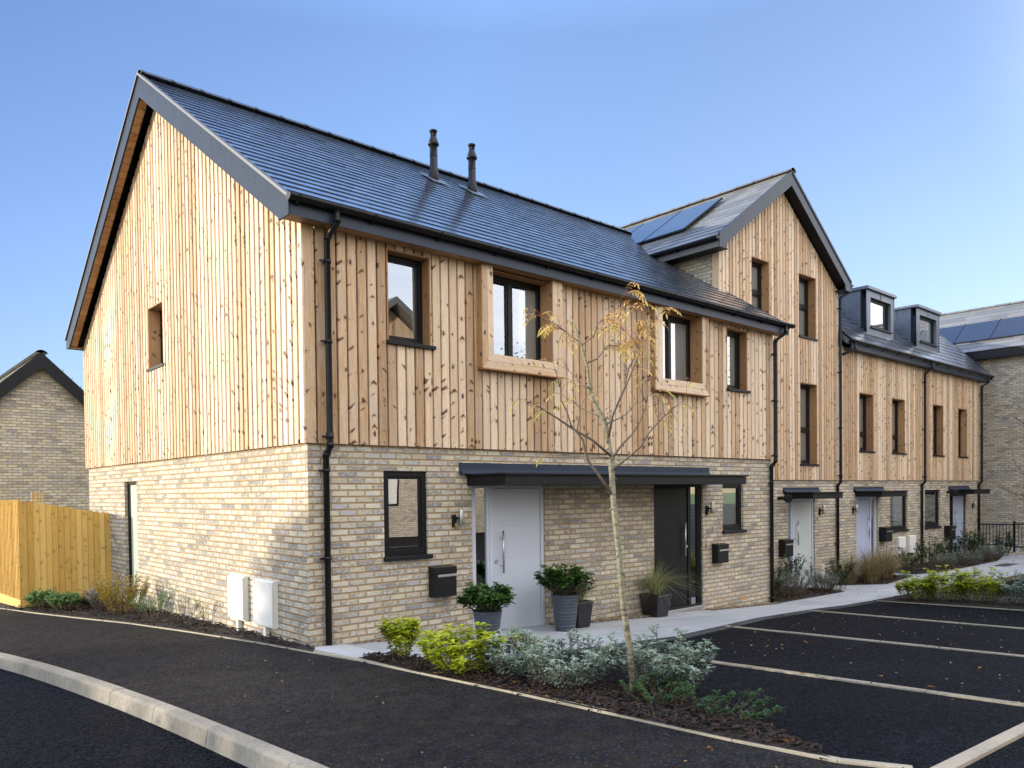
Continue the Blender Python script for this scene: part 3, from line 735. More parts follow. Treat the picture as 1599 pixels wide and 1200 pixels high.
    downpipe(H, [(x + .03, -.265, 4.82), (x + .03, -.265, 4.70), (x, -.08, 4.55), (x, -.08, 2.33), (x, -.08, 2.22), (x - .01, -.0, 2.12), (x - .01, -.0, -.04)],
             brackets=[(x, -.08, 4.3, 0), (x, -.08, 3.4, 0), (x, -.08, 2.33, 0), (x - .01, 0, 1.95, .05), (x - .01, 0, .95, .05)])
    x = 9.90
    downpipe(H, [(x + .08, -.265, 4.82), (x + .08, -.265, 4.70), (x, -.08, 4.55), (x, -.08, 2.33), (x, -.08, 2.22), (x - .01, -.0, 2.12), (x - .01, -.0, -.58)],
             brackets=[(x, -.08, 4.3, 0), (x, -.08, 3.4, 0), (x, -.08, 2.33, 0), (x - .01, 0, 1.8, .05), (x - .01, 0, .5, .05), (x - .01, 0, -.45, .05)])
build_house1()

def letter_box(label, x0, x1, z0, z1, yb, d=.13):
    t = thing('letter_box', label, 'letter box', (x0, yb, z0), 'letter boxes on the brick walls')
    b = MB(); b.box((x0, yb - d, z0), (x1, yb, z1 - .10)); b.box((x0 + .004, yb - d + .012, z1 - .10), (x1 - .004, yb, z1 - .09)); b.build('body', M['black'], t, bevel=.004)
    l = MB(); l.prism([(x0 - .004, yb - .001, z1), (x0 - .004, yb - d - .006, z1 - .012), (x0 - .004, yb - d - .006, z1 - .095), (x0 - .004, yb - .001, z1 - .088)], (x1 - x0 + .008, 0, 0)); l.build('lid', M['black'], t, bevel=.004)
    s = MB(); s.box((x0 + .05, yb - d - .012, z1 - .135), (x1 + .008, yb - d - .001, z1 - .105)); s.build('metal_strip', M['steel'], t, bevel=.003)
letter_box('black letter box with steel strip on the brick left of the pale grey door', 1.69, 2.04, .36, .75, .05)
letter_box('black letter box with a steel strip on the brick right of the black door', 7.92, 8.26, .36, .71, .05)
letter_box('dark letter box left of the pale sage door on the tall gabled house', 12.42, 12.80, .12, .52, 1.29, .16)
letter_box('dark letter box beside the window right of the first blue grey door', 17.72, 18.12, .20, .60, 1.29, .2)
letter_box('dark letter box with a hanging cable left of the farthest door', 22.45, 22.86, .02, .46, 1.29, .2)

def wall_light(label, x, z, yb, big=1):
    t = thing('wall_light', label, 'wall light', (x, yb, z), 'wall lights beside the front doors')
    a = MB(); a.box((x - .10, yb - .035, z - .10), (x - .045, yb, z + .06)); a.build('bracket', M['sill'], t, bevel=.003)
    b = MB(); b.lathe([(.001, z - .08), (.030, z - .08), (.032, z - .075), (.032, z + .125), (.03, z + .13), (.001, z + .13)], x, yb - .075, 18); b.build('lamp_tube', M['steel'], t)
    c_ = MB(); c_.box((x - .085, yb - .06, z - .10), (x - .04, yb - .036, z - .05)); c_.build('sensor', M['brass'], t, bevel=.003)
    d = MB(); d.box((x - .06, yb - .078, z + .0), (x - .02, yb - .036, z + .03)); d.build('arm', M['sill'], t)
wall_light('steel tube wall light left of the pale grey door, above the number one', 2.17, 1.335, .05)
wall_light('steel tube wall light right of the black door, above the number three', 7.83, 1.335, .05)
wall_light('small tube wall light right of the pale sage door', 14.42, 1.13, 1.29)
wall_light('small tube wall light left of the first blue grey door', 16.22, 1.12, 1.29)
wall_light('small tube wall light right of the farthest door', 25.0, 1.05, 1.29)

def meter_box(label, W, u0, u1, z0, z1, d, pipe=True, grp='meter boxes'):
    t = thing('meter_box', label, 'meter box', W.P((u0 + u1) / 2, 0, z0), grp)
    b = MB(); W.box(b, u0, u1, 0, d - .025, z0, z1); b.build('body', M['white'], t, bevel=.006)
    c = MB(); W.box(c, u0 - .005, u1 + .005, d - .024, d, z0 + .02, z1 - .015); dd = c.build('door', M['white'], t, bevel=.006)
    k = MB()
    for u in (u0 + .05, u1 - .05):
        for z in (z0 + .05, z1 - .05): k.tube([W.P(u, d, z), W.P(u, d + .003, z)], .007, 8)
    k.build('latch', M['steel'], dd)
    if pipe:
        p = MB(); W.box(p, (u0 + u1) / 2 - .03, (u0 + u1) / 2 + .03, .005, .06, z0 - .5, z0); p.build('cable_duct', M['white'], t)
WG = Wall('G', .05)
meter_box('white meter box on the sunny brick gable, the farther from the corner', WG, 1.73, 2.21, .055, .635, .085, grp='meter boxes on the brick gable')
meter_box('white meter box on the sunny brick gable, the nearer to the corner', WG, .86, 1.40, .06, .64, .085, grp='meter boxes on the brick gable')

# ================================================================== HOUSE 2 : tall gable
def build_house2():
    H = thing('gabled_house', 'tall three storey house with pointed timber gable, solar panels and pale sage door', 'house', (10, 1.24, 0))
    WC, WB = Wall('F', 1.24), Wall('F', 1.29)
    k = .69; zt = lambda x: 6.87 + k * (min(x, 25.1 - x) - 9.65)
    top = lambda u: zt(u) - .35
    oc = [(11.25, 12.0, 5.30, 6.775), (13.30, 14.13, 5.30, 6.775), (13.34, 14.18, 2.27, 4.21)]
    c = MB(); cladding(c, WC, 10.0, 15.3, 1.885, top, oc, .128, .026); c.build('timber_cladding', M['clad'], H)
    m = MB(); wall_panel(m, Wall('F', 1.283), 10.02, 15.25, 1.886, 6.79, oc, .08)
    m.prism([(10.06, 1.288, 6.791), (15.04, 1.288, 6.791), (12.55, 1.288, 8.5)], (0, .06, 0)); m.build('wall_membrane', M['membrane'], H)
    b = MB(); wall_panel(b, WB, 9.98, 15.3, -1.4, 1.90, [(12.85, 14.12, -.56, 1.44)], .1)
    b.box((10.05, 1.35, 1.9), (10.15, 12, 6.75)); b.box((15.15, 1.4, -1.2), (15.27, 12, 6.7)); b.box((10.05, 12, -1.2), (15.27, 12.1, 8.6))
    b.build('brick_wall', M['brick'], H)
    fl = MB(); fl.box((10.2, 1.4, 1.9), (15.1, 11.9, 1.95)); fl.box((10.2, 1.4, 4.75), (15.1, 11.9, 4.8)); fl.box((10.2, 1.4, -.7), (15.1, 11.9, -.6)); fl.build('floor', M['room'], H)
    q = MB(); _bid[0] += 1
    q.box((10.0, 1.284, 1.9), (10.048, 1.40, 6.72)); q.build('corner_board', M['clad'], H)
    window(H, WC, *oc[0], rec=.19, hbars=(.53,), sill_d=.03, blind=(.5, 1, .98, 'blind')); window(H, WC, *oc[1], rec=.19, hbars=(.53,), sill_d=.03, blind=(.35, 1, .98, 'blind'))
    window(H, WC, *oc[2], rec=.19, hbars=(.43,), sill_d=.03, blind=(.2, 1, .98, 'blind'))
    front_door(H, WB, 12.85, 14.12, -.56, 1.44, 'L', 'door_s', 'frame_w', sl=.2, lines=(.5,), label='pale sage front door with long steel handle')
    canopy(H, WB, 12.70, 14.15, 1.45, 1.60, .69, 12.62, 14.30, 1.71)
    text_obj('5', (12.55, 1.283, .72), .2, 0, M['steel'], H)
    ut = MB(); WB.box(ut, 14.36, 14.50, 0, .07, -.56, -.36); WB.box(ut, 14.38, 14.48, 0, .08, -.34, -.2); ut.build('service_cover', M['white'], H, bevel=.01)
    # roof
    ca = math.atan(k); sl = 2.95 / cos(ca)
    R = MB(); roof_tiles(R, (9.60, 1.0, zt(9.6) - .03), (0, 1, 0), (cos(ca), 0, sin(ca)), 11, sl)
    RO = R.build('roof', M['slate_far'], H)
    s = MB(); sec = [(9.63, zt(9.63) - .045), (12.55, zt(12.55) - .045), (15.47, zt(15.47) - .045), (15.47, zt(15.47) - .13), (12.55, zt(12.55) - .13), (9.63, zt(9.63) - .13)]
    s.prism([(x, 1.0, z) for x, z in sec], (0, 11, 0)); s.build('roof_deck', M['black'], RO)
    bs = MB(); roof_tiles(bs, (15.5, 12, zt(9.6) - .03), (0, -1, 0), (-cos(ca), 0, sin(ca)), 11, sl, course=.5, tw=1.2); bs.build('rear_slope', M['slate_far'], RO)
    rt = MB(); ridge_tiles(rt, (12.55, .95, zt(12.55) + .05), (12.55, 12, zt(12.55) + .05)); rt.build('ridge', M['slate_far'], RO)
    for sgn in (1, -1):
        bb = MB(); tr = MB(); so = MB()
        X = lambda x: x if sgn == 1 else 25.1 - x
        bb.prism([(X(12.55), .99, zt(12.55) - .33), (X(12.55), .99, zt(12.55) - .01), (X(9.66), .99, zt(9.66) - .01), (X(9.66), .99, zt(9.66) - .27), (X(9.92), .99, zt(9.66) - .27), (X(9.95), .99, zt(9.95) - .33)], (0, .025, 0))
        tr.prism([(X(12.55), .97, zt(12.55) + .012), (X(9.64), .97, zt(9.64) + .012), (X(9.64), .97, zt(9.64) - .05), (X(12.55), .97, zt(12.55) - .05)], (0, .05, 0))
        so.prism([(X(12.5), 1.015, zt(12.5) - .32), (X(9.9), 1.015, zt(9.9) - .32), (X(9.9), 1.015, zt(9.9) - .29), (X(12.5), 1.015, zt(12.5) - .29)], (0, .22, 0))
        so.box((X(9.67), 1.015, zt(9.66) - .268), (X(10.0), 12, zt(9.66) - .25))
        bb.build('bargeboard', M['alu_dk'], RO); tr.build('verge_trim', M['alu_dk'], RO); so.build('gable_soffit', M['canopy'], RO)
    for x in (9.66, 15.42): fa = MB(); fa.box((x, 1.015, zt(9.66) - .27), (x + .02, 12, zt(9.66) - .06)); fa.build('fascia', M['trim'], RO)
    gutter(H, .98, 12, 9.585, 6.80, axis='y'); gutter(H, .98, 12, 15.515, 6.80, axis='y')
    for i in range(4):
        y0 = 2.40 + 1.165 * i; p = MB(); Sv = Vector((cos(ca), 0, sin(ca))); Nn = Vector((-sin(ca), 0, cos(ca)))
        o = Vector((10.44, y0, zt(10.44))) + Nn * .04; L_ = 1.5 / cos(ca)
        P = [o, o + Vector((0, 1.13, 0)), o + Vector((0, 1.13, 0)) + Sv * L_, o + Sv * L_]
        p.hexa(P + [a + Nn * .04 for a in P]); pn = p.build('solar_panel', M['solar'], RO, bevel=.003)
        f = MB()
        for (a, w) in ((-.03, .022), (1.137, .022)):
            q = o + Vector((0, a, 0)); Q = [q, q + Vector((0, w, 0)), q + Vector((0, w, 0)) + Sv * L_, q + Sv * L_]; f.hexa(Q + [v + Nn * .045 for v in Q])
        f.build('panel_rail', M['black'], pn)
    x = 15.235
    downpipe(H, [(15.51, 1.03, 6.75), (15.5, 1.05, 6.62), (x, 1.16, 6.45), (x, 1.16, 1.95), (x, 1.16, 1.85), (x - .01, 1.24, 1.75), (x - .01, 1.24, -.6)],
             brackets=[(x, 1.16, z, 1.24) for z in (6.2, 4.6, 3.2, 2.0)] + [(x - .01, 1.24, .3, 1.29)])
build_house2()

# ================================================================== HOUSE 3 : row with dormers
def build_house3():
    H = thing('dormer_house', 'far timber and brick house with two lead dormers, narrow windows and two blue grey doors', 'house', (15.3, 1.24, 0))
    WC, WB = Wall('F', 1.24), Wall('F', 1.29)
    oc = [(16.455, 17.30, 2.665, 4.20), (18.48, 19.36, 2.665, 4.20), (21.42, 22.27, 2.665, 4.22), (23.53, 24.33, 2.665, 4.23)]
    c = MB(); cladding(c, WC, 15.31, 25.55, 1.885, lambda u: 5.30, oc, .127, .026); c.build('timber_cladding', M['clad'], H)
    m = MB(); wall_panel(m, Wall('F', 1.283), 15.3, 25.52, 1.886, 5.4, oc, .08); m.build('wall_membrane', M['membrane'], H)
    ob = [(16.37, 17.65, -.56, 1.45), (18.46, 19.65, .46, 1.60), (20.92, 22.13, .46, 1.60), (22.93, 24.35, -.56, 1.45)]
    b = MB(); wall_panel(b, WB, 15.3, 25.5, -1.4, 1.90, ob, .1)
    b.box((25.4, 1.4, -1.4), (25.5, 11, 5.3)); b.box((15.3, 11, -1.4), (25.5, 11.1, 7)); b.build('brick_wall', M['brick'], H)
    fl = MB(); fl.box((15.3, 1.4, 1.9), (25.4, 10.9, 1.95)); fl.box((15.3, 1.4, -.7), (25.4, 10.9, -.6)); fl.build('floor', M['room'], H)
    for o in oc: window(H, WC, *o, rec=.19, hbars=(.30,), sill_d=.03, blind=(.0, 1, .98, 'blind'))
    window(H, WB, *ob[1], rec=.05, reveal=None, fw=.07, blind=(.4, 1, .98, 'blind')); window(H, WB, *ob[2], rec=.05, reveal=None, fw=.07)
    front_door(H, WB, *ob[0], 'R', 'door_b', 'frame_w', lines=(.5,), handle_right=True, label='blue grey front door behind the tall grasses')
    front_door(H, WB, *ob[3], 'L', 'door_b', 'frame', sl=.25, lines=(.5,), label='farthest blue grey front door, near the railing')
    canopy(H, WB, 16.3, 17.85, 1.45, 1.60, .69, 16.2, 18.0, 1.71); canopy(H, WB, 22.95, 24.42, 1.45, 1.60, .69, 22.8, 24.6, 1.71)
    text_obj('7', (17.86, 1.283, .74), .2, 0, M['steel'], H); text_obj('9', (22.58, 1.283, .74), .2, 0, M['steel'], H)
    # mansard roof
    k = 1.0; ca = pi / 4; sl = 1.62 / cos(ca)
    R = MB(); roof_tiles(R, (15.32, .93, 5.41), (1, 0, 0), (0, cos(ca), sin(ca)), 10.53, sl); RO = R.build('roof', M['slate'], H)
    d = MB(); d.prism([(15.32, .97, 5.40), (15.32, 2.56, 6.99), (15.32, 9.6, 6.99), (15.32, 11.1, 5.4), (15.32, 11.0, 5.3), (15.32, 9.5, 6.89), (15.32, 2.6, 6.89), (15.32, 1.05, 5.32)], (10.5, 0, 0)); d.build('roof_deck', M['lead'], RO)
    v = MB(); v.prism([(25.83, .95, 5.24), (25.83, .95, 5.46), (25.83, 2.56, 7.07), (25.83, 2.75, 7.07)], (.022, 0, 0)); v.build('verge', M['alu_dk'], RO)
    fa = MB(); fa.box((15.55, 1.03, 5.22), (25.83, 1.05, 5.40)); fa.box((15.55, 1.05, 5.225), (25.83, 1.262, 5.245)); fa.build('fascia', M['alu_dk'], RO)
    gutter(H, 15.35, 25.88, .97, 5.42)
    for x0 in (17.25, 20.60):
        q = MB(); x1 = x0 + 1.75; yf = 1.40
        WD = Wall('F', yf); op = (x0 + .25, x1 - .20, 6.08, 6.88)
        wall_panel(q, WD, x0, x1, 5.72, 7.06, [op], .16)
        q.box((x0, yf + .16, 5.8), (x0 + .05, 3.4, 7.06)); q.box((x1 - .05, yf + .16, 5.8), (x1, 3.4, 7.06))
        do = q.build('dormer', M['lead'], H)
        t = MB(); t.box((x0 - .05, yf - .07, 7.062), (x1 + .05, 3.5, 7.15)); t.build('dormer_roof', M['lead'], do, bevel=.01)
        s = MB()
        for y in (1.95, 2.5): s.tube([(x0 - .004, y, 5.9), (x0 - .004, y, 7.06)], .012, 6)
        s.tube([(x0 - .004, yf + .0, 5.75), (x0 - .004, yf + .0, 7.06)], .014, 6); s.tube([(x1 + .004, yf + .0, 5.75), (x1 + .004, yf + .0, 7.06)], .014, 6)
        s.tube([((x0 + x1) / 2, yf - .004, 6.9), ((x0 + x1) / 2, yf - .004, 7.06)], .012, 6)
        s.prism([(x0 - .06, yf - .012, 5.82), (x1 + .06, yf - .012, 5.82), (x1 + .06, yf - .16, 5.72), (x0 - .06, yf - .16, 5.72)], (0, 0, .012))
        s.build('lead_roll', M['lead'], do)
        window(do, WD, *op, rec=.08, reveal=None, fw=.05, sill_d=.04, sill_over=.03, blind=(.75, 1, .97, 'blind') if x0 > 20 else None)
    for x in (15.62, 20.6, 25.46):
        if x < 16: downpipe(H, [(x, .97, 5.36), (x, .97, 5.2), (15.30, 1.13, 5.05)], r=.034); continue
        downpipe(H, [(x + .06, .97, 5.36), (x + .06, .97, 5.2), (x, 1.16, 5.05), (x, 1.16, 1.95), (x, 1.16, 1.85), (x - .01, 1.24, 1.75), (x - .01, 1.24, -.62)],
                 brackets=[(x, 1.16, z, 1.24) for z in (4.8, 3.4, 2.0)] + [(x - .01, 1.24, .6, 1.29), (x - .01, 1.24, 1.55, 1.29)])
    mj = MB(); WB.box(mj, 20.40, 20.412, -.003, .002, -.6, 1.88); mj.build('movement_joint', M['frame'], H)
build_house3()
WB3 = Wall('F', 1.29)
meter_box('white meter box under the far window, left of the pair', WB3, 18.85, 19.32, -.28, .26, .09, False, 'meter boxes on the far brick wall')
meter_box('white meter box under the far window, right of the pair beside the downpipe', WB3, 19.58, 20.05, -.26, .28, .09, False, 'meter boxes on the far brick wall')
def flood(label, x, z):
    t = thing('security_light', label, 'security light', (x, 1.29, z), 'black security lights')
    a = MB(); a.tube([(x, 1.29, z), (x, 1.2, z), (x - .02, 1.1, z + .01)], .04, 10); a.build('arm', M['black'], t)
    b = MB(); b.tube([(x - .01, 1.14, z), (x - .03, 1.06, z), (x - .05, .99, z - .01)], [.05, .09, .10], 14); b.build('lamp_head', M['black'], t)
flood('black security light left of the canopy over the pale sage door', 12.42, 1.47); flood('black security light left of the farthest canopy', 22.7, 1.52)
def hang_cable():
    m = MB(); m.tube([(22.7, 1.2, .02), (22.68, 1.22, -.15), (22.35, 1.25, -.35), (22.3, 1.26, -.62)], .012, 6)
    tag(m.build('cable', M['black']), 'thin black cable hanging below the far letter box', 'cable')
hang_cable()
# ================================================================== neighbours
def build_right():
    H = thing('brick_house', 'grey buff brick house at the right edge with solar panels on a low slate roof', 'house', (26.6, 0, 0))
    W = Wall('G', 26.6); b = MB(); wy0, wy1, wz0, wz1 = .35, 1.25, -.62, -.22
    wall_panel(b, W, -9, 7, -2.2, 6.30, [(wy0, wy1, wz0, wz1)], .2); b.box((31.6, -9, -2), (31.8, 7, 6.3)); b.box((26.8, 6.8, -2), (31.6, 7, 6.3)); b.box((26.8, -9, -2), (31.6, -8.8, 6.3))
    b.prism([(26.8, -8.9, 6.3), (31.6, -8.9, 6.3), (29.2, -8.9, 7.9)], (0, .1, 0)); b.prism([(26.8, 6.9, 6.3), (31.6, 6.9, 6.3), (29.2, 6.9, 7.9)], (0, .1, 0))
    b.build('brick_wall', M['brick_far'], H)
    k = .70; ca = math.atan(k); z0 = 6.43; zt = lambda x: z0 + k * (x - 26.3)
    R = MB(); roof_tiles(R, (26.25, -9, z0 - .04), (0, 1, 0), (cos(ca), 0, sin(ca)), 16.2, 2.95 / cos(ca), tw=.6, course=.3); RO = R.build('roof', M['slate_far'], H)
    s = MB(); s.prism([(x, -9, z) for x, z in ((26.3, z0 - .05), (29.2, zt(29.2) - .05), (32.1, z0 - .05), (32.1, z0 - .15), (29.2, zt(29.2) - .15), (26.3, z0 - .15))], (0, 16.2, 0)); s.build('roof_deck', M['slate_far'], RO)
    rt = MB(); ridge_tiles(rt, (29.2, -9, zt(29.2) + .04), (29.2, 7.2, zt(29.2) + .04)); rt.build('ridge', M['slate_far'], RO)
    fa = MB(); fa.box((26.28, -9, z0 - .32), (26.31, 7.2, z0 - .05)); fa.box((26.31, -9, z0 - .32), (26.6, 7.2, z0 - .30)); fa.build('fascia', M['black'], RO)
    Sv = Vector((cos(ca), 0, sin(ca))); Nn = Vector((-sin(ca), 0, cos(ca)))
    for i in range(6):
        y0 = 3.65 - 1.16 * i - 1.13; o = Vector((26.85, y0, zt(26.85))) + Nn * .04; L_ = 1.45; p = MB()
        P = [o, o + Vector((0, 1.125, 0)), o + Vector((0, 1.125, 0)) + Sv * L_, o + Sv * L_]; p.hexa(P + [a + Nn * .04 for a in P]); pn = p.build('solar_panel', M['solar'], RO, bevel=.003)
        f = MB(); q = o + Vector((0, -.03, 0)); Q = [q, q + Vector((0, .022, 0)), q + Vector((0, .022, 0)) + Sv * (L_ + .06), q + Sv * (L_ + .06)]; f.hexa(Q + [v + Nn * .05 for v in Q]); f.build('panel_rail', M['black'], pn)
    wd = MB(); W.box(wd, wy0, wy0 + .07, -.12, -.02, wz0, wz1); W.box(wd, wy1 - .07, wy1, -.12, -.02, wz0, wz1); W.box(wd, wy0 + .07, wy1 - .07, -.12, -.02, wz0, wz0 + .07); W.box(wd, wy0 + .07, wy1 - .07, -.12, -.02, wz1 - .07, wz1)
    wo = wd.build('window', M['white'], H); bl = MB(); W.box(bl, wy0 + .06, wy1 - .06, -.16, -.13, wz0, wz1); bl.build('blind', M['white'], wo)
    si = MB(); W.box(si, wy0 - .05, wy1 + .05, 0.002, .06, wz0 - .06, wz0); si.build('sill', M['white'], wo)
build_right()
def build_left():
    H = thing('brick_house', 'buff brick house with dark pointed verge standing behind the fence at left', 'house', (.34, 15.5, 0))
    k = .95; cx = .34; hw = 3.0; ap = 5.47; zt = lambda x: ap - k * abs(x - cx)
    b = MB(); W = Wall('F', 15.5)
    ze = zt(cx + hw) - .2
    b.box((cx - hw, 15.5, -1.5), (cx + hw, 15.7, ze)); b.prism([(cx - hw, 15.5, ze), (cx + hw, 15.5, ze), (cx, 15.5, ap - .2)], (0, .2, 0))
    b.box((cx - hw, 15.7, -1.5), (cx - hw + .2, 25, ze)); b.box((cx + hw - .2, 15.7, -1.5), (cx + hw, 25, ze)); b.box((cx - hw, 25, -1.5), (cx + hw, 25.2, ze))
    b.build('brick_wall', M['brick_far'], H)
    ca = math.atan(k); R = MB(); sl = (hw + .25) / cos(ca)
    roof_tiles(R, (cx - hw - .25, 15.3, zt(cx + hw + .25) - .03), (0, 1, 0), (cos(ca), 0, sin(ca)), 9.9, sl)
    roof_tiles(R, (cx + hw + .25, 25.2, zt(cx + hw + .25) - .03), (0, -1, 0), (-cos(ca), 0, sin(ca)), 9.9, sl)
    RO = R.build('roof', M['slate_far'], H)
    d = MB(); d.prism([(x, 15.3, z) for x, z in ((cx - hw - .2, zt(cx + hw + .2) - .05), (cx, ap - .05), (cx + hw + .2, zt(cx + hw + .2) - .05), (cx + hw + .2, zt(cx + hw + .2) - .15), (cx, ap - .15), (cx - hw - .2, zt(cx + hw + .2) - .15))], (0, 9.9, 0)); d.build('roof_deck', M['black'], RO)
    rt = MB(); ridge_tiles(rt, (cx, 15.28, ap + .05), (cx, 25.2, ap + .05), .15); rt.build('ridge', M['slate_far'], RO)
    v = MB()
    for sgn in (1, -1):
        X = lambda q: cx + sgn * q
        v.prism([(X(0), 15.28, ap - .40), (X(0), 15.28, ap), (X(hw + .25), 15.28, zt(cx + hw + .25)), (X(hw + .25), 15.28, zt(cx + hw + .25) - .40)], (0, .04, 0))
    v.build('bargeboard', M['black'], RO)
    t = MB()
    for i in range(7): t.tube([(cx + .5 + .35 * i * .6, 15.4, zt(cx + .5 + .21 * i)), (cx + .5 + .21 * i + .03, 15.4, zt(cx + .5 + .21 * i) + .08)], .006, 5)
    t.build('verge_clip', M['black'], RO)
build_left()

# fence with a return, and a trellis behind
def build_fence():
    F = thing('timber_fence', 'tall yellow timber close board fence joining the brick gable at left', 'fence', (-1.41, 8.12, -.3))
    A, B = Vector((.05, 8.10, 0)), Vector((-1.41, 8.12, 0)); d = (B - A).normalized(); n = Vector((d.y, -d.x, 0))
    if n.y > 0: n = -n
    L_ = (B - A).length; N_ = 15; b = MB(); z0 = -.13
    zt = lambda s: 1.365 + .275 * s / L_
    def fb(P, a, dd, nn, w, zb, z1, k):
        _bid[0] += 1; o = _bid[0] * 1.37; r = random.random()
        p, q = P + dd * a, P + dd * (a + w)
        # feather edge: thick on one side
        c = [p + nn * .026, q + nn * (.008), q - nn * .004, p - nn * .004]
        lo = [b.addv((v.x, v.y, zb)) for v in c]; hi = [b.addv((v.x, v.y, z1)) for v in c]
        for e in range(4):
            e2 = (e + 1) % 4; u0, u1 = (0, w) if e == 0 else ((w, w + .02) if e == 1 else ((w, 0) if e == 2 else (0, .02)))
            b.face([lo[e], lo[e2], hi[e2], hi[e]], [(o + u0, zb + r * 9), (o + u1, zb + r * 9), (o + u1, z1 + r * 9), (o + u0, z1 + r * 9)], 0, r)
        b.face(hi, [(o, z1), (o + w, z1), (o + w, z1 + .02), (o, z1 + .02)], 0, r)
    for i in range(N_):
        s = L_ * i / N_; fb(A, s, d, n, L_ / N_ + .012, z0, zt(s) + random.uniform(-.008, .008), i)
    # return towards the back, facing the sun
    d2 = Vector((-.05, 1, 0)).normalized(); n2 = Vector((-1, -.05, 0)).normalized()
    for i in range(34):
        fb(B, i * .105, d2, n2, .117, z0 - .02, 1.645 + random.uniform(-.005, .005), i)
    b.build('fence_board', M['fence'], F)
    g = MB(); P = [A + n * .03, B + n * .03, B - n * .0, A - n * .0]
    g.prism([(p.x, p.y, -.36) for p in P], (0, 0, .22)); P = [B + n2 * .03 - d2 * .03, B + d2 * 3.6 + n2 * .03, B + d2 * 3.6, B - d2 * .03]
    g.prism([(p.x, p.y, -.36) for p in P], (0, 0, .22)); g.build('gravel_board', M['fence'], F)
    for s in (.1, L_ - .08):
        q = MB(); p = A + d * s - n * .07; q.box((p.x - .045, p.y - .045, -.5), (p.x + .045, p.y + .045, zt(s) - .03)); q.build('fence_post', M['fence'], F)
    for i in range(1, 4):
        q = MB(); p = B + d2 * (i * 1.15) - n2 * .07; q.box((p.x - .045, p.y - .045, -.5), (p.x + .045, p.y + .045, 1.6)); q.build('fence_post', M['fence'], F)
    for z in (.1, .75, 1.3):
        q = MB(); P = [A - n * .005, B - n * .005, B - n * .06, A - n * .06]; q.prism([(p.x, p.y, z) for p in P], (0, 0, .08)); q.build('fence_rail', M['fence'], F)
build_fence()
def build_trellis():
    t = MB()
    for i in range(4): t.box((-.80 + i * .068, 10.5, .9), (-.78 + i * .068, 10.52, 1.81))
    for i in range(12): t.box((-.80, 10.482, .95 + i * .072), (-.576, 10.499, .965 + i * .072))
    tag(t.build('trellis', M['fence']), 'small square timber trellis showing above the fence', 'trellis')
build_trellis()
def build_rail():
    w = thing('low_brick_wall', 'low brick wall of the sunken yard under the black railing', 'wall', (25.75, .8, -.6))
    b = MB(); b.box((25.62, .30, -1.2), (25.84, 1.28, -.42)); b.build('coping_wall', M['brick_far'], w)
    b = MB(); b.box((25.55, -4.2, -1.2), (25.86, .28, -.52)); b.build('pier', M['brick_far'], w)
    r = thing('railing', 'black metal railing standing on the low brick wall at right', 'railing', (25.72, .3, -.4))
    a = MB(); a.box((25.70, .27, .38), (25.74, 1.28, .42)); a.box((25.705, .27, -.32), (25.735, 1.28, -.28)); a.box((25.70, -4.2, .40), (25.74, .26, .44)); a.box((25.705, -4.2, -.36), (25.735, .26, -.32)); a.build('rail', M['black'], r)
    p = MB(); p.lathe([(.035, -.54), (.035, .46), (.045, .47), (.03, .52), (.002, .53)], 25.72, .27, 12); p.build('post', M['black'], r)
    p = MB(); p.lathe([(.035, -.54), (.035, .46), (.045, .47), (.03, .52), (.002, .53)], 25.72, -2.2, 12); p.build('post', M['black'], r)
    for i in range(10):
        q = MB(); y = 1.2 - i * .1; q.box((25.712, y - .008, -.3), (25.728, y + .008, .39)); q.build('baluster', M['black'], r)
    for i in range(42):
        q = MB(); y = .15 - i * .1; q.box((25.712, y - .008, -.34), (25.728, y + .008, .41)); q.build('baluster', M['black'], r)
build_rail()

# ================================================================== GROUND
ground('ground', [(-300, -300), (300, -300), (300, 300), (-300, 300)], -.30, M['grass_soil'])
KL = [(-1.80, -14), (-1.83, -7), (-1.86, -4.6), (-1.87, -3.89), (-1.92, -2.82), (-1.97, -1.8), (-2.05, -.82), (-2.16, .28), (-2.30, 1.45), (-2.53, 2.86), (-3.0, 4.6), (-3.9, 6.6), (-5.4, 8.6), (-8, 10.6), (-13, 12.5), (-40, 17)]
EL = [(-40, 18.5), (-13, 14.2), (-7, 12.4), (-3.2, 10.6), (-1.95, 9.2), (-1.66, 8.40), (-1.42, 7.1), (-1.08, 5.6), (-.72, 4.12), (-.45, 2.5), (-.22, .9), (-.10, -.3), (.0, -1.1), (.05, -2.1), (.12, -3.3), (.16, -4.4), (.19, -5.3), (.25, -5.95), (.42, -6.30)]
ground('pavement', KL + EL + [(.42, -14)], -.004, M['tarmac_path'])
ground('road', [(-60, -30), (-1.7, -30)] + KL + [(-60, 20)], -.125, M['tarmac_road'])
ground('parking_bays', [(.1, -6.34), (30, -6.34), (30, -1.7), (11.4, -1.30), (9.5, -1.08), (7.1, -1.33), (4.2, -1.92), (.5, -1.92), (.1, -3)], -.006, M['tarmac'])
ground('forecourt', [(.42, -40), (60, -40), (60, -6.34), (.42, -6.34)], -.022, M['tarmac_road'])
ground('footpath', [(.45, 1.3), (.45, .02), (.06, .02), (.02, -.95), (.55, -1.0), (.55, -1.9), (4.2, -1.9), (7.1, -1.31), (9.5, -1.06), (11.4, -1.28), (13.3, -1.4), (18.5, -2.0), (40, -4.4), (40, 1.4)], .006, M['paving'])
ground('corner_paving', [(-.06, -.02), (.45, .0), (.44, -.9), (.03, -1.0)], .016, M['slab'])
ground('gravel_strip', [(3.8, .06), (3.8, -.18), (5.9, -.16), (6.2, .06)], .010, M['soil']); ground('gravel_margin', [(7.7, .06), (7.7, -.14), (10.0, -.1), (10.0, .06)], .010, M['soil'])
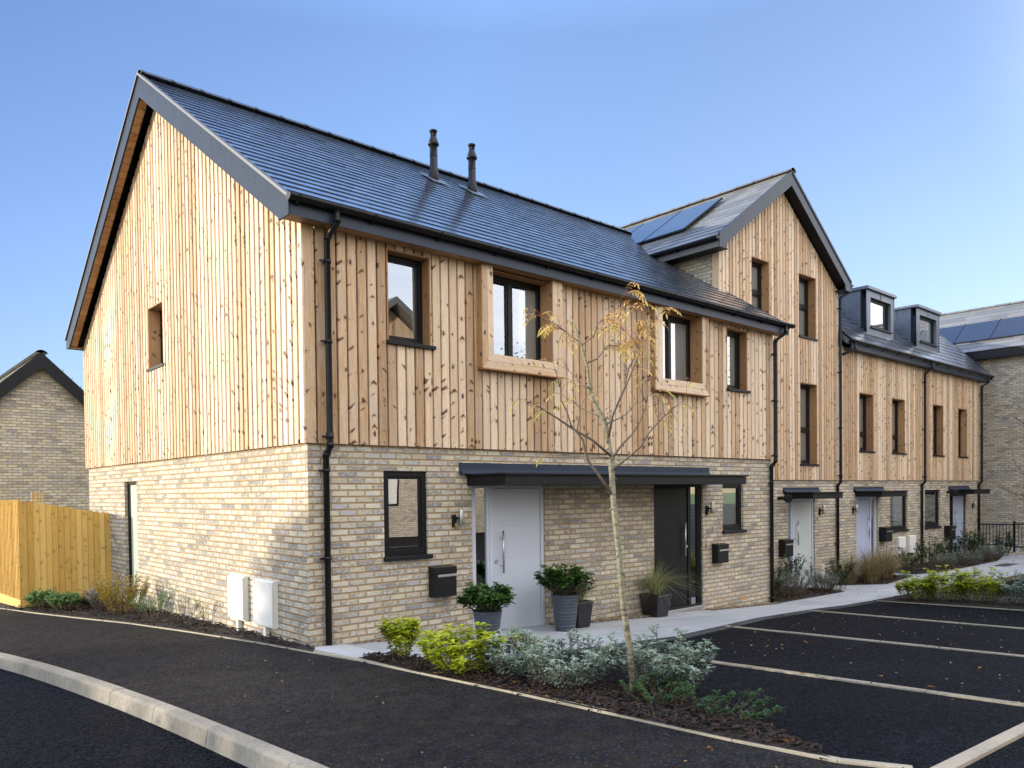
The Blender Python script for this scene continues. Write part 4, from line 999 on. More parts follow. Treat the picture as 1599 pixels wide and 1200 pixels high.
ground('gravel_bed', [(13.25, -1.42), (18.5, -2.02), (30, -3.3), (30, -3.75), (18.5, -2.5), (13.25, -1.9)], .012, M['soil'])
BED = {'front': [(.06, -.98), (.50, -1.02), (.52, -1.92), (.80, -1.93), (.95, -3.0), (1.05, -4.2), (.80, -4.95), (.50, -5.5), (.27, -5.9), (.19, -5.3), (.16, -4.4), (.12, -3.3), (.05, -2.1)],
       'left': [(.06, 8.1), (-1.40, 8.12), (-1.5, 12.4), (-6.5, 12.2), (-3.2, 10.55), (-1.95, 9.15), (-1.66, 8.4), (-1.42, 7.1), (-1.08, 5.6), (-.72, 4.12), (-.45, 2.5), (-.22, .9), (-.10, -.3), (.06, -.05)],
       'a': [(10.06, 1.3), (10.06, -.06), (12.55, -.20), (12.95, .55), (12.80, 1.3)], 'b': [(14.2, 1.3), (13.75, .45), (14.5, -.28), (16.75, .0), (16.30, 1.3)],
       'c': [(17.75, 1.3), (17.15, .10), (18.2, -.22), (22.5, -.20), (25.0, .35), (25.3, 1.3)], 'd': [(11.46, -1.36), (13.2, -1.45), (13.2, -6.3), (11.46, -6.3)]}
for k in BED: ground('planting_bed', BED[k], .018, M['soil'])

def strip(mb, pts, w, h, dz, piece=.9, m=0, side=1, ch=.0):
    """concrete edging along a polyline, in butted pieces, following the terrain"""
    out = []
    for i in range(len(pts) - 1):
        a, b = Vector((*pts[i], 0)), Vector((*pts[i + 1], 0)); L_ = (b - a).length; n = max(1, round(L_ / piece))
        for k in range(n): out.append((a.lerp(b, k / n), a.lerp(b, (k + 1) / n)))
    for (p, q) in out:
        d = (q - p).normalized(); s = Vector((-d.y, d.x, 0)) * w * side; q2 = q - d * .004
        z0, z1 = gz(p.x, p.y) + dz, gz(q.x, q.y) + dz; r = random.random(); j = random.uniform(-.002, .002)
        c = [p, q2, q2 + s, p + s]; zz = [z0, z1, z1, z0]
        mb.hexa([(v.x, v.y, z - h) for v, z in zip(c, zz)] + [(v.x, v.y, z + j) for v, z in zip(c, zz)], m, r)
e = MB(); strip(e, EL[3:], .055, .2, .014, side=1); strip(e, [(.42, -6.34), (40, -6.34)], .09, .25, .006, side=-1); e.build('edging_kerb', M['edging'], kind='structure', bevel=.004)
e = MB()
for (p, q) in (((2.70, -1.95), (2.86, -6.34)), ((5.72, -1.62), (5.84, -6.34)), ((9.10, -1.16), (8.86, -6.34)), ((11.44, -1.34), (11.40, -6.34)), ((13.2, -1.5), (13.2, -6.34))): strip(e, [p, q], .068, .2, .010)
e.build('bay_edging', M['bay_line'], kind='structure', bevel=.004)
dr = MB()
PF = [(1.0, -1.93), (4.2, -1.93), (7.1, -1.34), (9.5, -1.09), (11.38, -1.30)]
strip(dr, PF, .02, .1, .010, 1.0, 0, -1); strip(dr, [(x, y - .125) for x, y in PF], .02, .1, .010, 1.0, 0, -1); strip(dr, [(x, y - .022) for x, y in PF], .1, .1, -.004, .5, 0, -1)
dr.build('drain_channel', M['drain'], kind='structure')
mc = MB(); c_ = (21.0, -.85); mc.prism([(c_[0] - .5, c_[1] - .16, gz(*c_) + .012), (c_[0] + .5, c_[1] - .16, gz(*c_) + .012), (c_[0] + .5, c_[1] + .16, gz(*c_) + .012), (c_[0] - .5, c_[1] + .16, gz(*c_) + .012)], (0, 0, .008)); mc.build('manhole_cover', M['drain'], kind='structure')
# raised road kerb, half battered
kb = MB(); pts = []
for i in range(len(KL) - 1):
    a, b = Vector((*KL[i], 0)), Vector((*KL[i + 1], 0)); L_ = (b - a).length; n = max(1, round(L_ / .3))
    for k in range(n): pts.append(a.lerp(b, k / n))
pts.append(Vector((*KL[-1], 0)))
# smooth
for it in range(3): pts = [pts[0]] + [(pts[i - 1] + pts[i] * 2 + pts[i + 1]) / 4 for i in range(1, len(pts) - 1)] + [pts[-1]]
acc = 0; prev = None; cur = []; stones = []
for p in pts:
    cur.append(p)
    if prev is not None:
        acc += (p - prev).length
        if acc > .92: stones.append(cur); cur = [p]; acc = 0
    prev = p
stones.append(cur)
for st in stones:
    if len(st) < 2: continue
    rows = []; r = random.random(); jz = random.uniform(-.003, .003)
    for i, p in enumerate(st):
        d = (st[min(i + 1, len(st) - 1)] - st[max(i - 1, 0)]).normalized(); o = Vector((-d.y, d.x, 0)); z = gz(p.x, p.y) + jz
        pp = p - d * (.005 if i == len(st) - 1 else 0) + d * (.005 if i == 0 else 0)
        pr = [(-.012, -.2), (-.012, .004), (.0, .007), (.085, .006), (.100, -.003), (.108, -.014), (.130, -.135), (.130, -.3)]
        rows.append([kb.addv((pp.x + o.x * a, pp.y + o.y * a, z + b)) for a, b in pr])
    for i in range(len(rows) - 1):
        for k in range(7): kb.face([rows[i][k + 1], rows[i][k], rows[i + 1][k], rows[i + 1][k + 1]], None, 0, r)
    kb.face(rows[0], None, 0, r); kb.face(rows[-1][::-1], None, 0, r)
kb.build('kerb', M['kerb'], kind='structure')

# ------------------------------------------------------------------ loose stuff: bark, gravel, stones, leaves
def inside(p, poly):
    x, y = p; c = False
    for i in range(len(poly)):
        a, b = poly[i], poly[i - 1]
        if (a[1] > y) != (b[1] > y) and x < (b[0] - a[0]) * (y - a[1]) / (b[1] - a[1]) + a[0]: c = not c
    return c
def scatter(poly, n):
    xs, ys = [p[0] for p in poly], [p[1] for p in poly]; out = []
    while len(out) < n:
        p = (random.uniform(min(xs), max(xs)), random.uniform(min(ys), max(ys)))
        if inside(p, poly): out.append(p)
    return out
def chips(mb, pts, dz, l, w, t, hump=0):
    for (x, y) in pts:
        a = random.uniform(0, 2 * pi); s = random.uniform(.5, 1.4); tl = random.uniform(-.5, .5); tw = random.uniform(-.5, .5)
        R = Matrix.Rotation(a, 3, 'Z') @ Matrix.Rotation(tl, 3, 'X') @ Matrix.Rotation(tw, 3, 'Y')
        c = Vector((x, y, gz(x, y) + dz + random.random() * hump)); L_, W_, T = l * s, w * random.uniform(.5, 1.3), t
        P = [(-L_, -W_ * .6, 0), (L_ * .8, -W_, 0), (L_, W_ * .7, 0), (-L_ * .8, W_, 0)]
        mb.hexa([c + R @ Vector((p[0], p[1], -T)) for p in P] + [c + R @ Vector(p) for p in P], 0, random.random())
for k, n in (('front', 2600), ('left', 1500), ('a', 500), ('b', 500), ('c', 700), ('d', 300)):
    mb = MB(); chips(mb, scatter([p for p in BED[k] if p[1] < 9 or k != 'left'], n), .03, .028, .011, .006, .03); mb.build('bark_mulch', M['bark'], kind='stuff')
mb = MB()
chips(mb, scatter([(3.8, .05), (3.8, -.2), (5.9, -.18), (6.2, .05)], 900) + scatter([(7.7, .05), (7.7, -.15), (10, -.12), (10, .05)], 900) + scatter([(13.25, -1.42), (18.5, -2.02), (22, -2.4), (22, -2.9), (18.5, -2.5), (13.25, -1.9)], 1500)
      + scatter([(.55, .04), (.55, -.05), (2.4, -.05), (2.4, .04)], 250), .018, .013, .010, .008, .012); mb.build('loose_gravel', M['gravel'], kind='stuff')
mb = MB(); ed = []
def along(pts, n, off, sp):
    for _ in range(n):
        i = random.randrange(len(pts) - 1); a, b = Vector((*pts[i], 0)), Vector((*pts[i + 1], 0)); t = random.random(); d = (b - a).normalized(); o = Vector((-d.y, d.x, 0))
        q = a.lerp(b, t) + o * (off + abs(random.gauss(0, sp))); ed.append((q.x, q.y))
along(EL[5:], 14, -.018, .002)
for (p, q) in (((2.86, -6.3), (2.70, -1.95)), ((5.84, -6.3), (5.72, -1.62)), ((8.86, -6.3), (9.10, -1.16))): along([p, q], 14, -.014, .002); along([q, p], 14, .092, .003)
chips(mb, ed, .010, .009, .008, .008, .006); mb.build('tarmac_crumbs', M['tarmac'], kind='stuff')
def leaves_on_ground(pts, dz):
    mb = MB()
    for (x, y) in pts:
        a = random.uniform(0, 6.3); l = random.uniform(.02, .045); z = gz(x, y) + dz; r = random.random(); d = Vector((cos(a), sin(a), 0)); s = Vector((-sin(a), cos(a), 0))
        c = Vector((x, y, z)); i = [mb.addv(v) for v in (c - d * l, c - s * l * .45 + Vector((0, 0, .012)), c + d * l + Vector((0, 0, random.uniform(0, .015))), c + s * l * .45 + Vector((0, 0, .010)))]
        mb.face([i[0], i[1], i[2]], None, 0, r); mb.face([i[0], i[2], i[3]], None, 0, r)
    return mb
pts = scatter(BED['front'], 90) + scatter([(10, 0), (26, 0), (26, -1.6), (12, -1.3)], 60) + scatter([(.3, -1.95), (11, -1.3), (11, -6), (.3, -6)], 34) + scatter(BED['left'], 60) + scatter(BED['c'], 120) + scatter(BED['b'], 80) + scatter(BED['a'], 80) + scatter([(-1.8, -6), (.1, -6), (-.2, 2), (-2, 2)], 6) + scatter([(-6, -7), (-2.2, -7), (-2.5, 1), (-6, 1)], 3)
leaves_on_ground(pts, .028).build('fallen_leaves', L['litter'], kind='stuff')
mb = MB(); chips(mb, scatter([(3, -6.2), (11, -6.2), (11, -2), (3, -2.2)], 90) + scatter([(-1.8, -6), (0, -6), (-.2, 2), (-2, 2)], 26), .004, .008, .007, .006, .003); mb.build('loose_stones', M['gravel'], kind='stuff')

# ================================================================== PLANTS
def leaf(mb, p, d, l, w, r, fold=.25, droop=.15, m=0):
    d = Vector(d).normalized(); s = d.cross(Vector((random.uniform(-.3, .3), random.uniform(-.3, .3), 1)))
    if s.length < 1e-3: s = Vector((1, 0, 0))
    s.normalize(); n = s.cross(d)
    p = Vector(p); mid = p + d * l * .5; tip = p + d * l - Vector((0, 0, l * droop))
    a, b, c, e = mb.addv(p), mb.addv(mid - s * w + n * w * fold), mb.addv(tip), mb.addv(mid + s * w + n * w * fold); k = mb.addv(mid + Vector((0, 0, l * .04)))
    mb.face([a, b, k], [(0, 0)] * 3, m, r); mb.face([b, c, k], [(0, 0)] * 3, m, r); mb.face([k, c, e], [(0, 0)] * 3, m, r); mb.face([a, k, e], [(0, 0)] * 3, m, r)

def shrub(label, name, cat, x, y, mat, h, rad, stems=14, per=16, ll=.07, lw=.018, start=.35, whorl=0, spread=1.0, up=.35, stemr=.004, stem_mat='stem', group=None, dz=0.02, z=None, branch=3, lean=(0, 0), org=None, parent=None, flat=0, rmix=(0, 1), foot=.45, hv=(.5, 1.3)):
    zb = (gz(x, y) + dz) if z is None else z
    t = parent or thing(name, label, cat, (x, y, zb), group)
    lf, st = MB(), MB(); base = Vector((x, y, zb))
    for i in range(stems):
        a = 2 * pi * (i + random.random() * .8) / stems; q = random.uniform(.15, 1) ** .6 * spread
        tip = base + Vector((cos(a) * rad * q + lean[0], sin(a) * rad * q + lean[1], h * random.uniform(*hv) * (1 - flat * q * q)))
        p0 = base + Vector((cos(a) * rad * foot * q, sin(a) * rad * foot * q, 0))
        mid = p0.lerp(tip, .5) + Vector((cos(a) * rad * .12, sin(a) * rad * .12, h * .06))
        path = [p0, mid, tip]
        def at(f): return (p0.lerp(mid, f * 2) if f < .5 else mid.lerp(tip, f * 2 - 1))
        st.tube([at(0), at(.25), at(.5), at(.75), at(1)], [stemr, stemr * .9, stemr * .75, stemr * .6, stemr * .35], 5, cap=False)
        subs = [(at, 1.0)]
        for bk in range(branch):
            f0 = random.uniform(.35, .8); b0 = at(f0); aa = a + random.uniform(-1.6, 1.6); bl = h * random.uniform(.2, .38)
            b1 = b0 + Vector((cos(aa) * bl * .6, sin(aa) * bl * .6, bl * .8)); st.tube([b0, b0.lerp(b1, .5) + Vector((0, 0, -.01)), b1], [stemr * .6, stemr * .5, stemr * .3], 4, cap=False)
            subs.append((lambda f, b0=b0, b1=b1: b0.lerp(b1, f), .55))
        rr = random.uniform(*rmix)
        for fn, wt in subs:
            n = max(3, int(per * wt))
            for k in range(n):
                f = start + (1 - start) * (k + random.random()) / n; p = fn(min(f, 1)); ax = (fn(1) - fn(.8)).normalized()
                an = k * 2.4 + random.uniform(-.4, .4); o = Vector((cos(an), sin(an), 0)); dd = o * (1 - up) + ax * up + Vector((0, 0, random.uniform(-.15, .25)))
                leaf(lf, p, dd, ll * random.uniform(.65, 1.15), lw * random.uniform(.75, 1.15), min(1, max(0, rr * .55 + random.random() * .45)))
            for k in range(whorl):
                p = fn(1); an = 2 * pi * k / whorl + random.random(); dd = Vector((cos(an), sin(an), random.uniform(-.1, .7)))
                leaf(lf, p, dd, ll * random.uniform(.8, 1.2), lw, min(1, max(0, rr * .4 + .25 + random.random() * .4)))
    st.build('stems', M[stem_mat], t); lf.build('foliage', L[mat], t)
    return t

# shrubs along the front bed
shrub('small bright golden leaved shrub nearest the corner paving slab', 'golden_shrub', 'shrub', .30, -1.42, 'gold', .36, .20, 14, 14, .075, .024, .15, 5, up=.3, group='golden leaved shrubs')
shrub('broad golden leaved shrub left of the grey leaved shrubs, before the ribbed pot', 'golden_shrub', 'shrub', .33, -2.40, 'gold', .31, .42, 34, 16, .075, .021, .1, 6, up=.2, group='golden leaved shrubs')
shrub('golden leaved tuft growing through the grey leaved shrubs', 'golden_shrub', 'shrub', .85, -2.65, 'gold', .34, .14, 6, 9, .07, .02, .5, 5, up=.3, group='golden leaved shrubs')
gg = 'grey leaved shrubs in the front bed'
shrub('grey leaved shrub between the golden shrub and the middle of the bed', 'grey_leaf_shrub', 'shrub', .55, -2.78, 'greygreen', .30, .34, 34, 20, .046, .011, .1, 8, up=.35, stem_mat='twig', group=gg)
shrub('wide grey leaved shrub just left of the young tree trunk', 'grey_leaf_shrub', 'shrub', .58, -3.42, 'greygreen', .36, .46, 46, 22, .046, .011, .1, 8, up=.35, stem_mat='twig', group=gg)
shrub('grey leaved shrub right of the young tree trunk at the end of the row', 'grey_leaf_shrub', 'shrub', 1.16, -4.02, 'greygreen', .36, .46, 46, 22, .046, .011, .1, 8, up=.3, stem_mat='twig', group=gg, lean=(.05, .0))
shrub('low dark green shrub in front of the young tree', 'low_shrub', 'shrub', .72, -4.32, 'conifer', .15, .34, 34, 18, .03, .007, .15, 3, up=.4, branch=4, group='low dark green shrubs')
shrub('trailing dark green shrub creeping over the bark at the right tip of the bed', 'low_shrub', 'shrub', .72, -4.92, 'conifer', .12, .34, 24, 18, .03, .007, .15, 3, up=.4, branch=4, group='low dark green shrubs', lean=(.03, -.08))
# left bed
shrub('round clipped green shrub at the foot of the fence, nearer the fence corner', 'hebe', 'shrub', -1.18, 7.62, 'hebe', .34, .25, 80, 22, .028, .013, .3, 6, up=.55, branch=2, flat=.5, hv=(.8, 1.0), group='round green shrubs by the fence')
shrub('round clipped green shrub at the foot of the fence, beside the grey lavender', 'hebe', 'shrub', -1.0, 6.85, 'hebe', .33, .27, 80, 22, .028, .013, .3, 6, up=.55, branch=2, flat=.5, hv=(.8, 1.0), group='round green shrubs by the fence')
shrub('small dark leafy plant between the round shrubs and the grey lavender', 'low_shrub', 'shrub', -.62, 6.75, 'dark', .22, .16, 12, 12, .05, .018, .3, 4)
shrub('dry grey lavender in front of the fence end', 'lavender', 'lavender', -.55, 6.3, 'lav', .40, .26, 40, 18, .035, .004, .3, 4, up=.6)
shrub('yellow autumn shrub beside the tall side window', 'spirea', 'shrub', -.48, 5.45, 'spirea', .52, .40, 44, 18, .042, .013, .1, 4, up=.4)
shrub('yellow green wispy shrub right of the tall side window', 'spirea', 'shrub', -.34, 4.35, 'hebe', .34, .30, 16, 14, .035, .008, .3, 4, up=.55)
shrub('sparse leggy rose against the sunny brick gable', 'rose_bush', 'rose', -.22, 3.45, 'hebe', .42, .34, 8, 6, .045, .016, .3, 2, up=.2, stem_mat='twig')
shrub('nearly bare twiggy seedling against the sunny brick gable', 'seedling', 'plant', -.12, 2.72, 'spirea', .26, .12, 5, 4, .03, .01, .6, 1, up=.3, stem_mat='twig')
# beds along the far row
shrub('dark green shrub beside the downpipe at the end of the nearest house', 'evergreen_shrub', 'shrub', 10.45, .35, 'dark', .50, .22, 14, 16, .06, .02, .2, 5)
shrub('upright dark green shrub below the letter box of the tall gabled house', 'evergreen_shrub', 'shrub', 12.15, .85, 'dark', .72, .22, 14, 18, .055, .02, .2, 5, up=.5)
def lavender(label, x, y, h, r, n=70):
    shrub(label, 'lavender', 'lavender', x, y, 'silver', h, r, n, 20, .05, .004, .2, 4, up=.65, branch=2, flat=.3, group='grey lavender clumps')
lavender('big rounded grey lavender clump in the bed beside the downpipe', 11.1, .32, .55, .46, 90)
lavender('small grey lavender clump left of the pale sage door step', 12.35, .15, .36, .34)
shrub('thin young shrub with sparse red tinged leaves before the pale sage door', 'young_shrub', 'shrub', 12.55, .6, 'dark', .62, .10, 5, 8, .05, .017, .3, 3)
shrub('bushy dark green shrub right of the pale sage door', 'evergreen_shrub', 'shrub', 13.0, .12, 'dark', .55, .26, 18, 16, .055, .02, .15, 5)
def grass(label, name, cat, x, y, h, rad, n, mat, w=.004, arch=.5, z=None, group=None, plume=0, parent=None):
    zb = gz(x, y) + .02 if z is None else z
    t = parent or thing(name, label, cat, (x, y, zb), group); mb = MB()
    for i in range(n):
        a = random.uniform(0, 2 * pi); q = random.random() ** .6; L_ = h * random.uniform(.6, 1.1); o = Vector((cos(a), sin(a), 0)); s = Vector((-sin(a), cos(a), 0)) * w
        p0 = Vector((x, y, zb)) + o * rad * .25 * q; r = random.random(); pv = None; ar = arch * q * random.uniform(.6, 1.2)
        for k in range(6):
            f = k / 5; p = p0 + o * (L_ * ar * f * f * 1.1 + rad * .1 * f) + Vector((0, 0, L_ * (f - ar * .55 * f ** 2.4))); ww = s * (1 - f * .85)
            cu = (mb.addv(p - ww), mb.addv(p + ww))
            if pv: mb.face([pv[0], pv[1], cu[1], cu[0]], [(0, 0)] * 4, 0, r)
            pv = cu
        if i < plume:
            for k in range(14):
                leaf(mb, p + Vector((0, 0, -.015 * k)), Vector((random.uniform(-.5, .5), random.uniform(-.5, .5), .8)), .05, .004, .8)
    mb.build('blades', L[mat], t)
    return t
for lab, x, y, h, r in (('left end', 14.15, .45, .80, .40), ('second clump from the left', 14.55, .15, .95, .45), ('tallest middle clump', 15.0, .30, 1.02, .5), ('second clump from the right', 15.6, .25, .95, .45), ('right end, darker green', 16.25, .45, .85, .4)):
    grass('tall straw coloured ornamental grass, ' + lab + ' of the row before the blue grey door', 'ornamental_grass', 'grass clump', x, y, h * random.uniform(.9, 1.05), r * 1.5, 480, 'strawgrass', .0042, .95, group='tall ornamental grasses', plume=8)
for lab, x, y, h, r, m in (('dark green shrub between the tall grasses and the white meter boxes', 17.45, .4, .52, .24, 'dark'), ('leafy upright shrub under the downpipe between the far windows', 18.2, .2, .75, .28, 'dark'), ('dark green shrub under the far ground floor window', 20.1, .35, .66, .26, 'dark'), ('tallest dark shrub in front of the farthest door', 21.4, .25, .92, .28, 'dark'), ('dark rounded shrub near the railing at the end of the bed', 24.6, .25, .68, .30, 'dark'), ('dark shrub at the far wall corner beside the last downpipe', 23.9, .85, .6, .24, 'dark')):
    shrub(lab, 'evergreen_shrub', 'shrub', x, y, m, h, r, 22, 16, .06, .022, .1, 6, up=.45, branch=2)
lavender('grey lavender clump between the upright dark shrubs under the far window', 19.1, .1, .42, .40); lavender('pale lavender clump left of the tallest dark shrub', 20.5, -.05, .36, .36); lavender('pale lavender clump right of the tallest dark shrub', 22.2, .1, .38, .36); lavender('greenish lavender clump near the railing', 23.2, .15, .46, .42)
# bed between the parking bays
for lab, x, y, h, r in (('yellow green shrub at the left end of the bed between the parking bays', 11.85, -1.95, .48, .32), ('tallest yellow green shrub of the bed between the parking bays', 12.0, -2.45, .56, .38), ('yellow green shrub beside the silver shrubs between the parking bays', 12.1, -3.0, .55, .34)):
    shrub(lab, 'golden_shrub', 'shrub', x, y, 'gold', h * .95, r * 1.1, 32, 18, .068, .024, .1, 6, up=.15, flat=.25, foot=.7, group='yellow green shrubs between the parking bays')
for lab, x, y in (('silver leaved shrub right of the yellow green shrubs', 12.1, -3.65), ('silver leaved shrub cut by the right edge of the photo', 12.0, -4.3), ('low silver leaved shrub between its two neighbours', 12.5, -4.0)):
    shrub(lab, 'silver_shrub', 'shrub', x, y, 'greygreen', .46, .42, 40, 18, .055, .012, .1, 6, up=.4, stem_mat='twig', group='silver shrubs between the parking bays')

# potted plants
def ribbed_pot(label, x, y, h, r1, r0, ph, pr):
    z = gz(x, y) + .008; t = thing('potted_shrub', label, 'potted plant', (x, y, z), 'shrubs in ribbed pots'); p = MB(); n = 11; prof = [(r0 * .95, z)]
    for i in range(n):
        f0, f1 = i / n, (i + 1) / n; a = r0 + (r1 - r0) * f0; b_ = r0 + (r1 - r0) * f1
        o = random.uniform(-.003, .003)
        prof += [(a + .006 + o, z + h * f0 + .004), (b_ + .008 + o, z + h * f1 - .010), (b_ + .001 + o, z + h * f1 - .001)]
    prof += [(r1 + .012, z + h), (r1 - .012, z + h + .004), (r1 - .025, z + h - .05), (.01, z + h - .05)]
    p.lathe(prof, x, y, 28, smooth=False); p.build('pot', M['pot'], t)
    s = MB(); s.lathe([(.005, z + h - .045), (r1 - .026, z + h - .046)], x, y, 20); s.build('soil', M['soil'], t)
    shrub(None, None, None, x, y, 'rhodo', ph, pr, 34, 14, .085, .018, .12, 9, up=.3, flat=.45, hv=(.5, 1.1), stemr=.007, stem_mat='twig', z=z + h - .05, parent=t, branch=4, foot=.15)
ribbed_pot('green leafy shrub in a ribbed grey pot left of the pale grey door', 1.80, -.98, .40, .165, .115, .38, .34)
ribbed_pot('green leafy shrub in a ribbed grey pot right of the pale grey door', 3.47, -.62, .50, .185, .125, .45, .37)
def square_pot(label, x, y, h, r1, r0, gh):
    z = gz(x, y) + .008; t = thing('potted_grass', label, 'potted plant', (x, y, z), 'grasses in dark square pots'); p = MB()
    c = lambda r, zz: [(x - r, y - r, zz), (x + r, y - r, zz), (x + r, y + r, zz), (x - r, y + r, zz)]
    p.hexa(c(r0, z) + c(r1, z + h)); p.build('pot', M['pot_k'], t, bevel=.012)
    s = MB(); s.prism(c(r1 * .9, z + h + .001), (0, 0, .004)); s.build('soil', M['soil'], t)
    grass(None, None, None, x, y, gh, r1 * 1.6, 620, 'potgrass', .0034, 1.7, z + h, parent=t)
square_pot('small grass in a dark square pot tucked behind the ribbed pot', 3.93, -.42, .37, .16, .12, .52)
square_pot('fountain grass in a dark square pot left of the black door', 6.02, -.16, .36, .19, .14, .66)

# young rowan tree
def rowan():
    base = Vector((.85, -3.97, gz(.85, -3.97)))
    t = thing('young_rowan_tree', 'slender young rowan with few yellow orange leaves in front of the nearest house', 'tree', base)
    fx = Vector((.749, -.663, 0)); fy = Vector((.663, .749, 0))     # across and away
    def P(u, z, d=0):
        u = u * .72 if u > .03 and z > 1.9 else u
        z = z if z < 2.2 else 2.2 + (z - 2.2) * .70
        return base + fx * u + fy * d + Vector((0, 0, z))
    tr = [P(0, -.05), P(-.03, .35, .01), P(-.082, .72, .0), P(-.11, 1.1, -.01), P(-.15, 1.5, 0), P(-.17, 1.92, .02), P(-.21, 2.22, .03), P(-.33, 2.55, .05), P(-.35, 2.85, .03), P(-.40, 3.1, .0), P(-.46, 3.35, -.03), P(-.52, 3.48, -.04)]
    m = MB(); rad = [.031, .027, .025, .024, .023, .023, .019, .015, .011, .009, .006, .003]
    m.tube(tr, rad, 10)
    for i in range(26):   # bud scars and pruned knobs on the stem
        f = random.uniform(.3, 5.9); k = int(f); p = tr[k].lerp(tr[k + 1], f - k); a = random.uniform(0, 6.3); o = Vector((cos(a), sin(a), .15)); m.tube([p + o * .016, p + o * random.uniform(.030, .042)], [.010, .006], 6)
    m.build('trunk', bark_m, t)
    lf, br = MB(), MB(); tips = []
    def branch(pts, r0, n_leaf, sub=0):
        pts = [Vector(p) for p in pts]
        # gentle crookedness
        q = [pts[0]]
        for a, b in zip(pts, pts[1:]):
            mid = a.lerp(b, .5) + Vector((random.gauss(0, .015), random.gauss(0, .02), random.gauss(0, .012))); q += [mid, b]
        br.tube(q, [r0 * (1 - .75 * i / (len(q) - 1)) for i in range(len(q))], 6)
        for k in range(n_leaf):
            f = .5 + .5 * (k + .5) / n_leaf; i = min(int(f * (len(q) - 1)), len(q) - 2); tips.append((q[i].lerp(q[i + 1], f * (len(q) - 1) - i), (q[i + 1] - q[i]).normalized()))
        for s in range(sub):
            f = random.uniform(.4, .9); i = min(int(f * (len(q) - 1)), len(q) - 2); p = q[i].lerp(q[i + 1], .5); d = (q[i + 1] - q[i]).normalized()
            e = p + (d + Vector((random.uniform(-.8, .8), random.uniform(-.8, .8), random.uniform(-.2, .7)))).normalized() * random.uniform(.12, .24)
            br.tube([p, p.lerp(e, .5) + Vector((0, 0, .01)), e], [r0 * .4, r0 * .3, r0 * .2], 5); tips.append((e, (e - p).normalized()))
    Z = lambda y: 3.32 - (y - 455) / 171.   # rough height scale used while sketching the limbs
    branch([P(-.17, 1.94), P(-.48, 2.15, -.1), P(-.74, 2.36, -.2), P(-.86, 2.40, -.22)], .012, 3, 2)
    branch([P(-.17, 1.92), P(-.42, 1.95, .2), P(-.80, 1.97, .35)], .009, 1, 1)
    branch([P(-.16, 1.62), P(-.36, 1.90, -.05), P(-.50, 2.18, -.12), P(-.58, 2.45, -.15), P(-.60, 2.62, -.15)], .012, 2, 2)
    branch([P(-.17, 1.90), P(.02, 2.12, .12), P(.20, 2.40, .2), P(.32, 2.60, .22)], .010, 2, 2)
    branch([P(-.17, 1.82), P(.05, 2.0, -.2), P(.26, 2.22, -.3), P(.38, 2.34, -.32)], .009, 3, 2)
    branch([P(-.19, 2.1), P(-.10, 2.50, -.1), P(.0, 2.85, -.18), P(.05, 3.05, -.2)], .012, 3, 3)
    branch([P(-.33, 2.6), P(-.45, 2.78, .1), P(-.50, 2.90, .12)], .007, 1, 1)
    branch([P(-.36, 2.9), P(-.22, 3.05, .15), P(-.08, 3.15, .2)], .008, 3, 2)
    branch([P(-.06, 2.7, -.12), P(.02, 2.95, -.05), P(.08, 3.18, -.0), P(.12, 3.30, 0)], .008, 4, 2)
    branch([P(-.42, 3.15), P(-.52, 3.30, .1), P(-.58, 3.38, .12)], .006, 3, 1)
    branch([P(-.40, 3.1), P(-.28, 3.32, -.08), P(-.2, 3.40, -.1)], .006, 3, 1)
    branch([P(-.21, 2.25), P(-.40, 2.42, .2), P(-.52, 2.55, .25)], .007, 2, 1)
    branch([P(-.2, 2.2), P(.0, 2.35, .3), P(.12, 2.5, .35)], .007, 2, 1)
    def pinnate(p, d, L_, r):
        a = Vector((d.x, d.y, d.z * .4)) + Vector((random.gauss(0, .5), random.gauss(0, .5), random.uniform(.0, .5))); a.normalize(); n = random.randint(6, 8); pv = p; path = [p]
        for k in range(n * 2):
            f = k / (n * 2); a2 = (a + Vector((0, 0, -1.9 * f * f))).normalized(); pv = pv + a2 * L_ / (n * 2); path.append(pv)
            if k > 2 and k % 2 == 0:
                s = a2.cross(Vector((0, 0, 1))); s.normalize()
                for sg in (1, -1):
                    if random.random() < .1: continue
                    leaf(lf, pv, s * sg + a2 * .55 + Vector((0, 0, -.45)), L_ * random.uniform(.20, .28), L_ * .036, min(1, max(0, r + random.gauss(0, .08))), .2, .1)
        br.tube(path, [.0018] * len(path), 4, m=1, cap=False)
        leaf(lf, pv, (path[-1] - path[-2]), L_ * .26, L_ * .04, r)
    for p, d in tips:
        low = p.z < base.z + 2.75
        for k in range(random.choice((0, 1, 1, 2)) if low else random.choice((3, 4, 5))):
            pinnate(p, d, random.uniform(.15, .23), random.uniform(.35, .95) if low else random.uniform(.05, .6))
    for (u, z, d_) in ((.34, 2.55, .22), (-.80, 1.95, .35), (.36, 2.30, -.3), (-.16, 2.42, .05)):   # hanging dried fruit stalks
        p = P(u, z, d_)
        for k in range(12): q = p + Vector((random.gauss(0, .012), random.gauss(0, .012), -.02 * k)); leaf(lf, q, Vector((random.uniform(-1, 1), random.uniform(-1, 1), -.6)), .025, .006, 1.0, m=1)
    br.build('limbs', [limb_m, red_m], t); lf.build('foliage', [L['rowan'], M['twig']], t)
bark_m, nt_, b_ = newmat('rowan_bark'); g_ = N(nt_); P_ = g_.obj()
n_ = g_.noise(g_.map(P_, (9, 9, 30)), 1.5, 5); g_.set(b_.inputs['Base Color'], g_.ramp(n_, [(.3, (.07, .055, .035)), (.45, (.20, .18, .115)), (.7, (.31, .285, .20))])); b_.inputs['Roughness'].default_value = .6
g_.set(b_.inputs['Normal'], g_.bump(n_, .3, .004))
limb_m = plain('young_limb_bark', (.13, .10, .075), .6, 0, .3, 20)
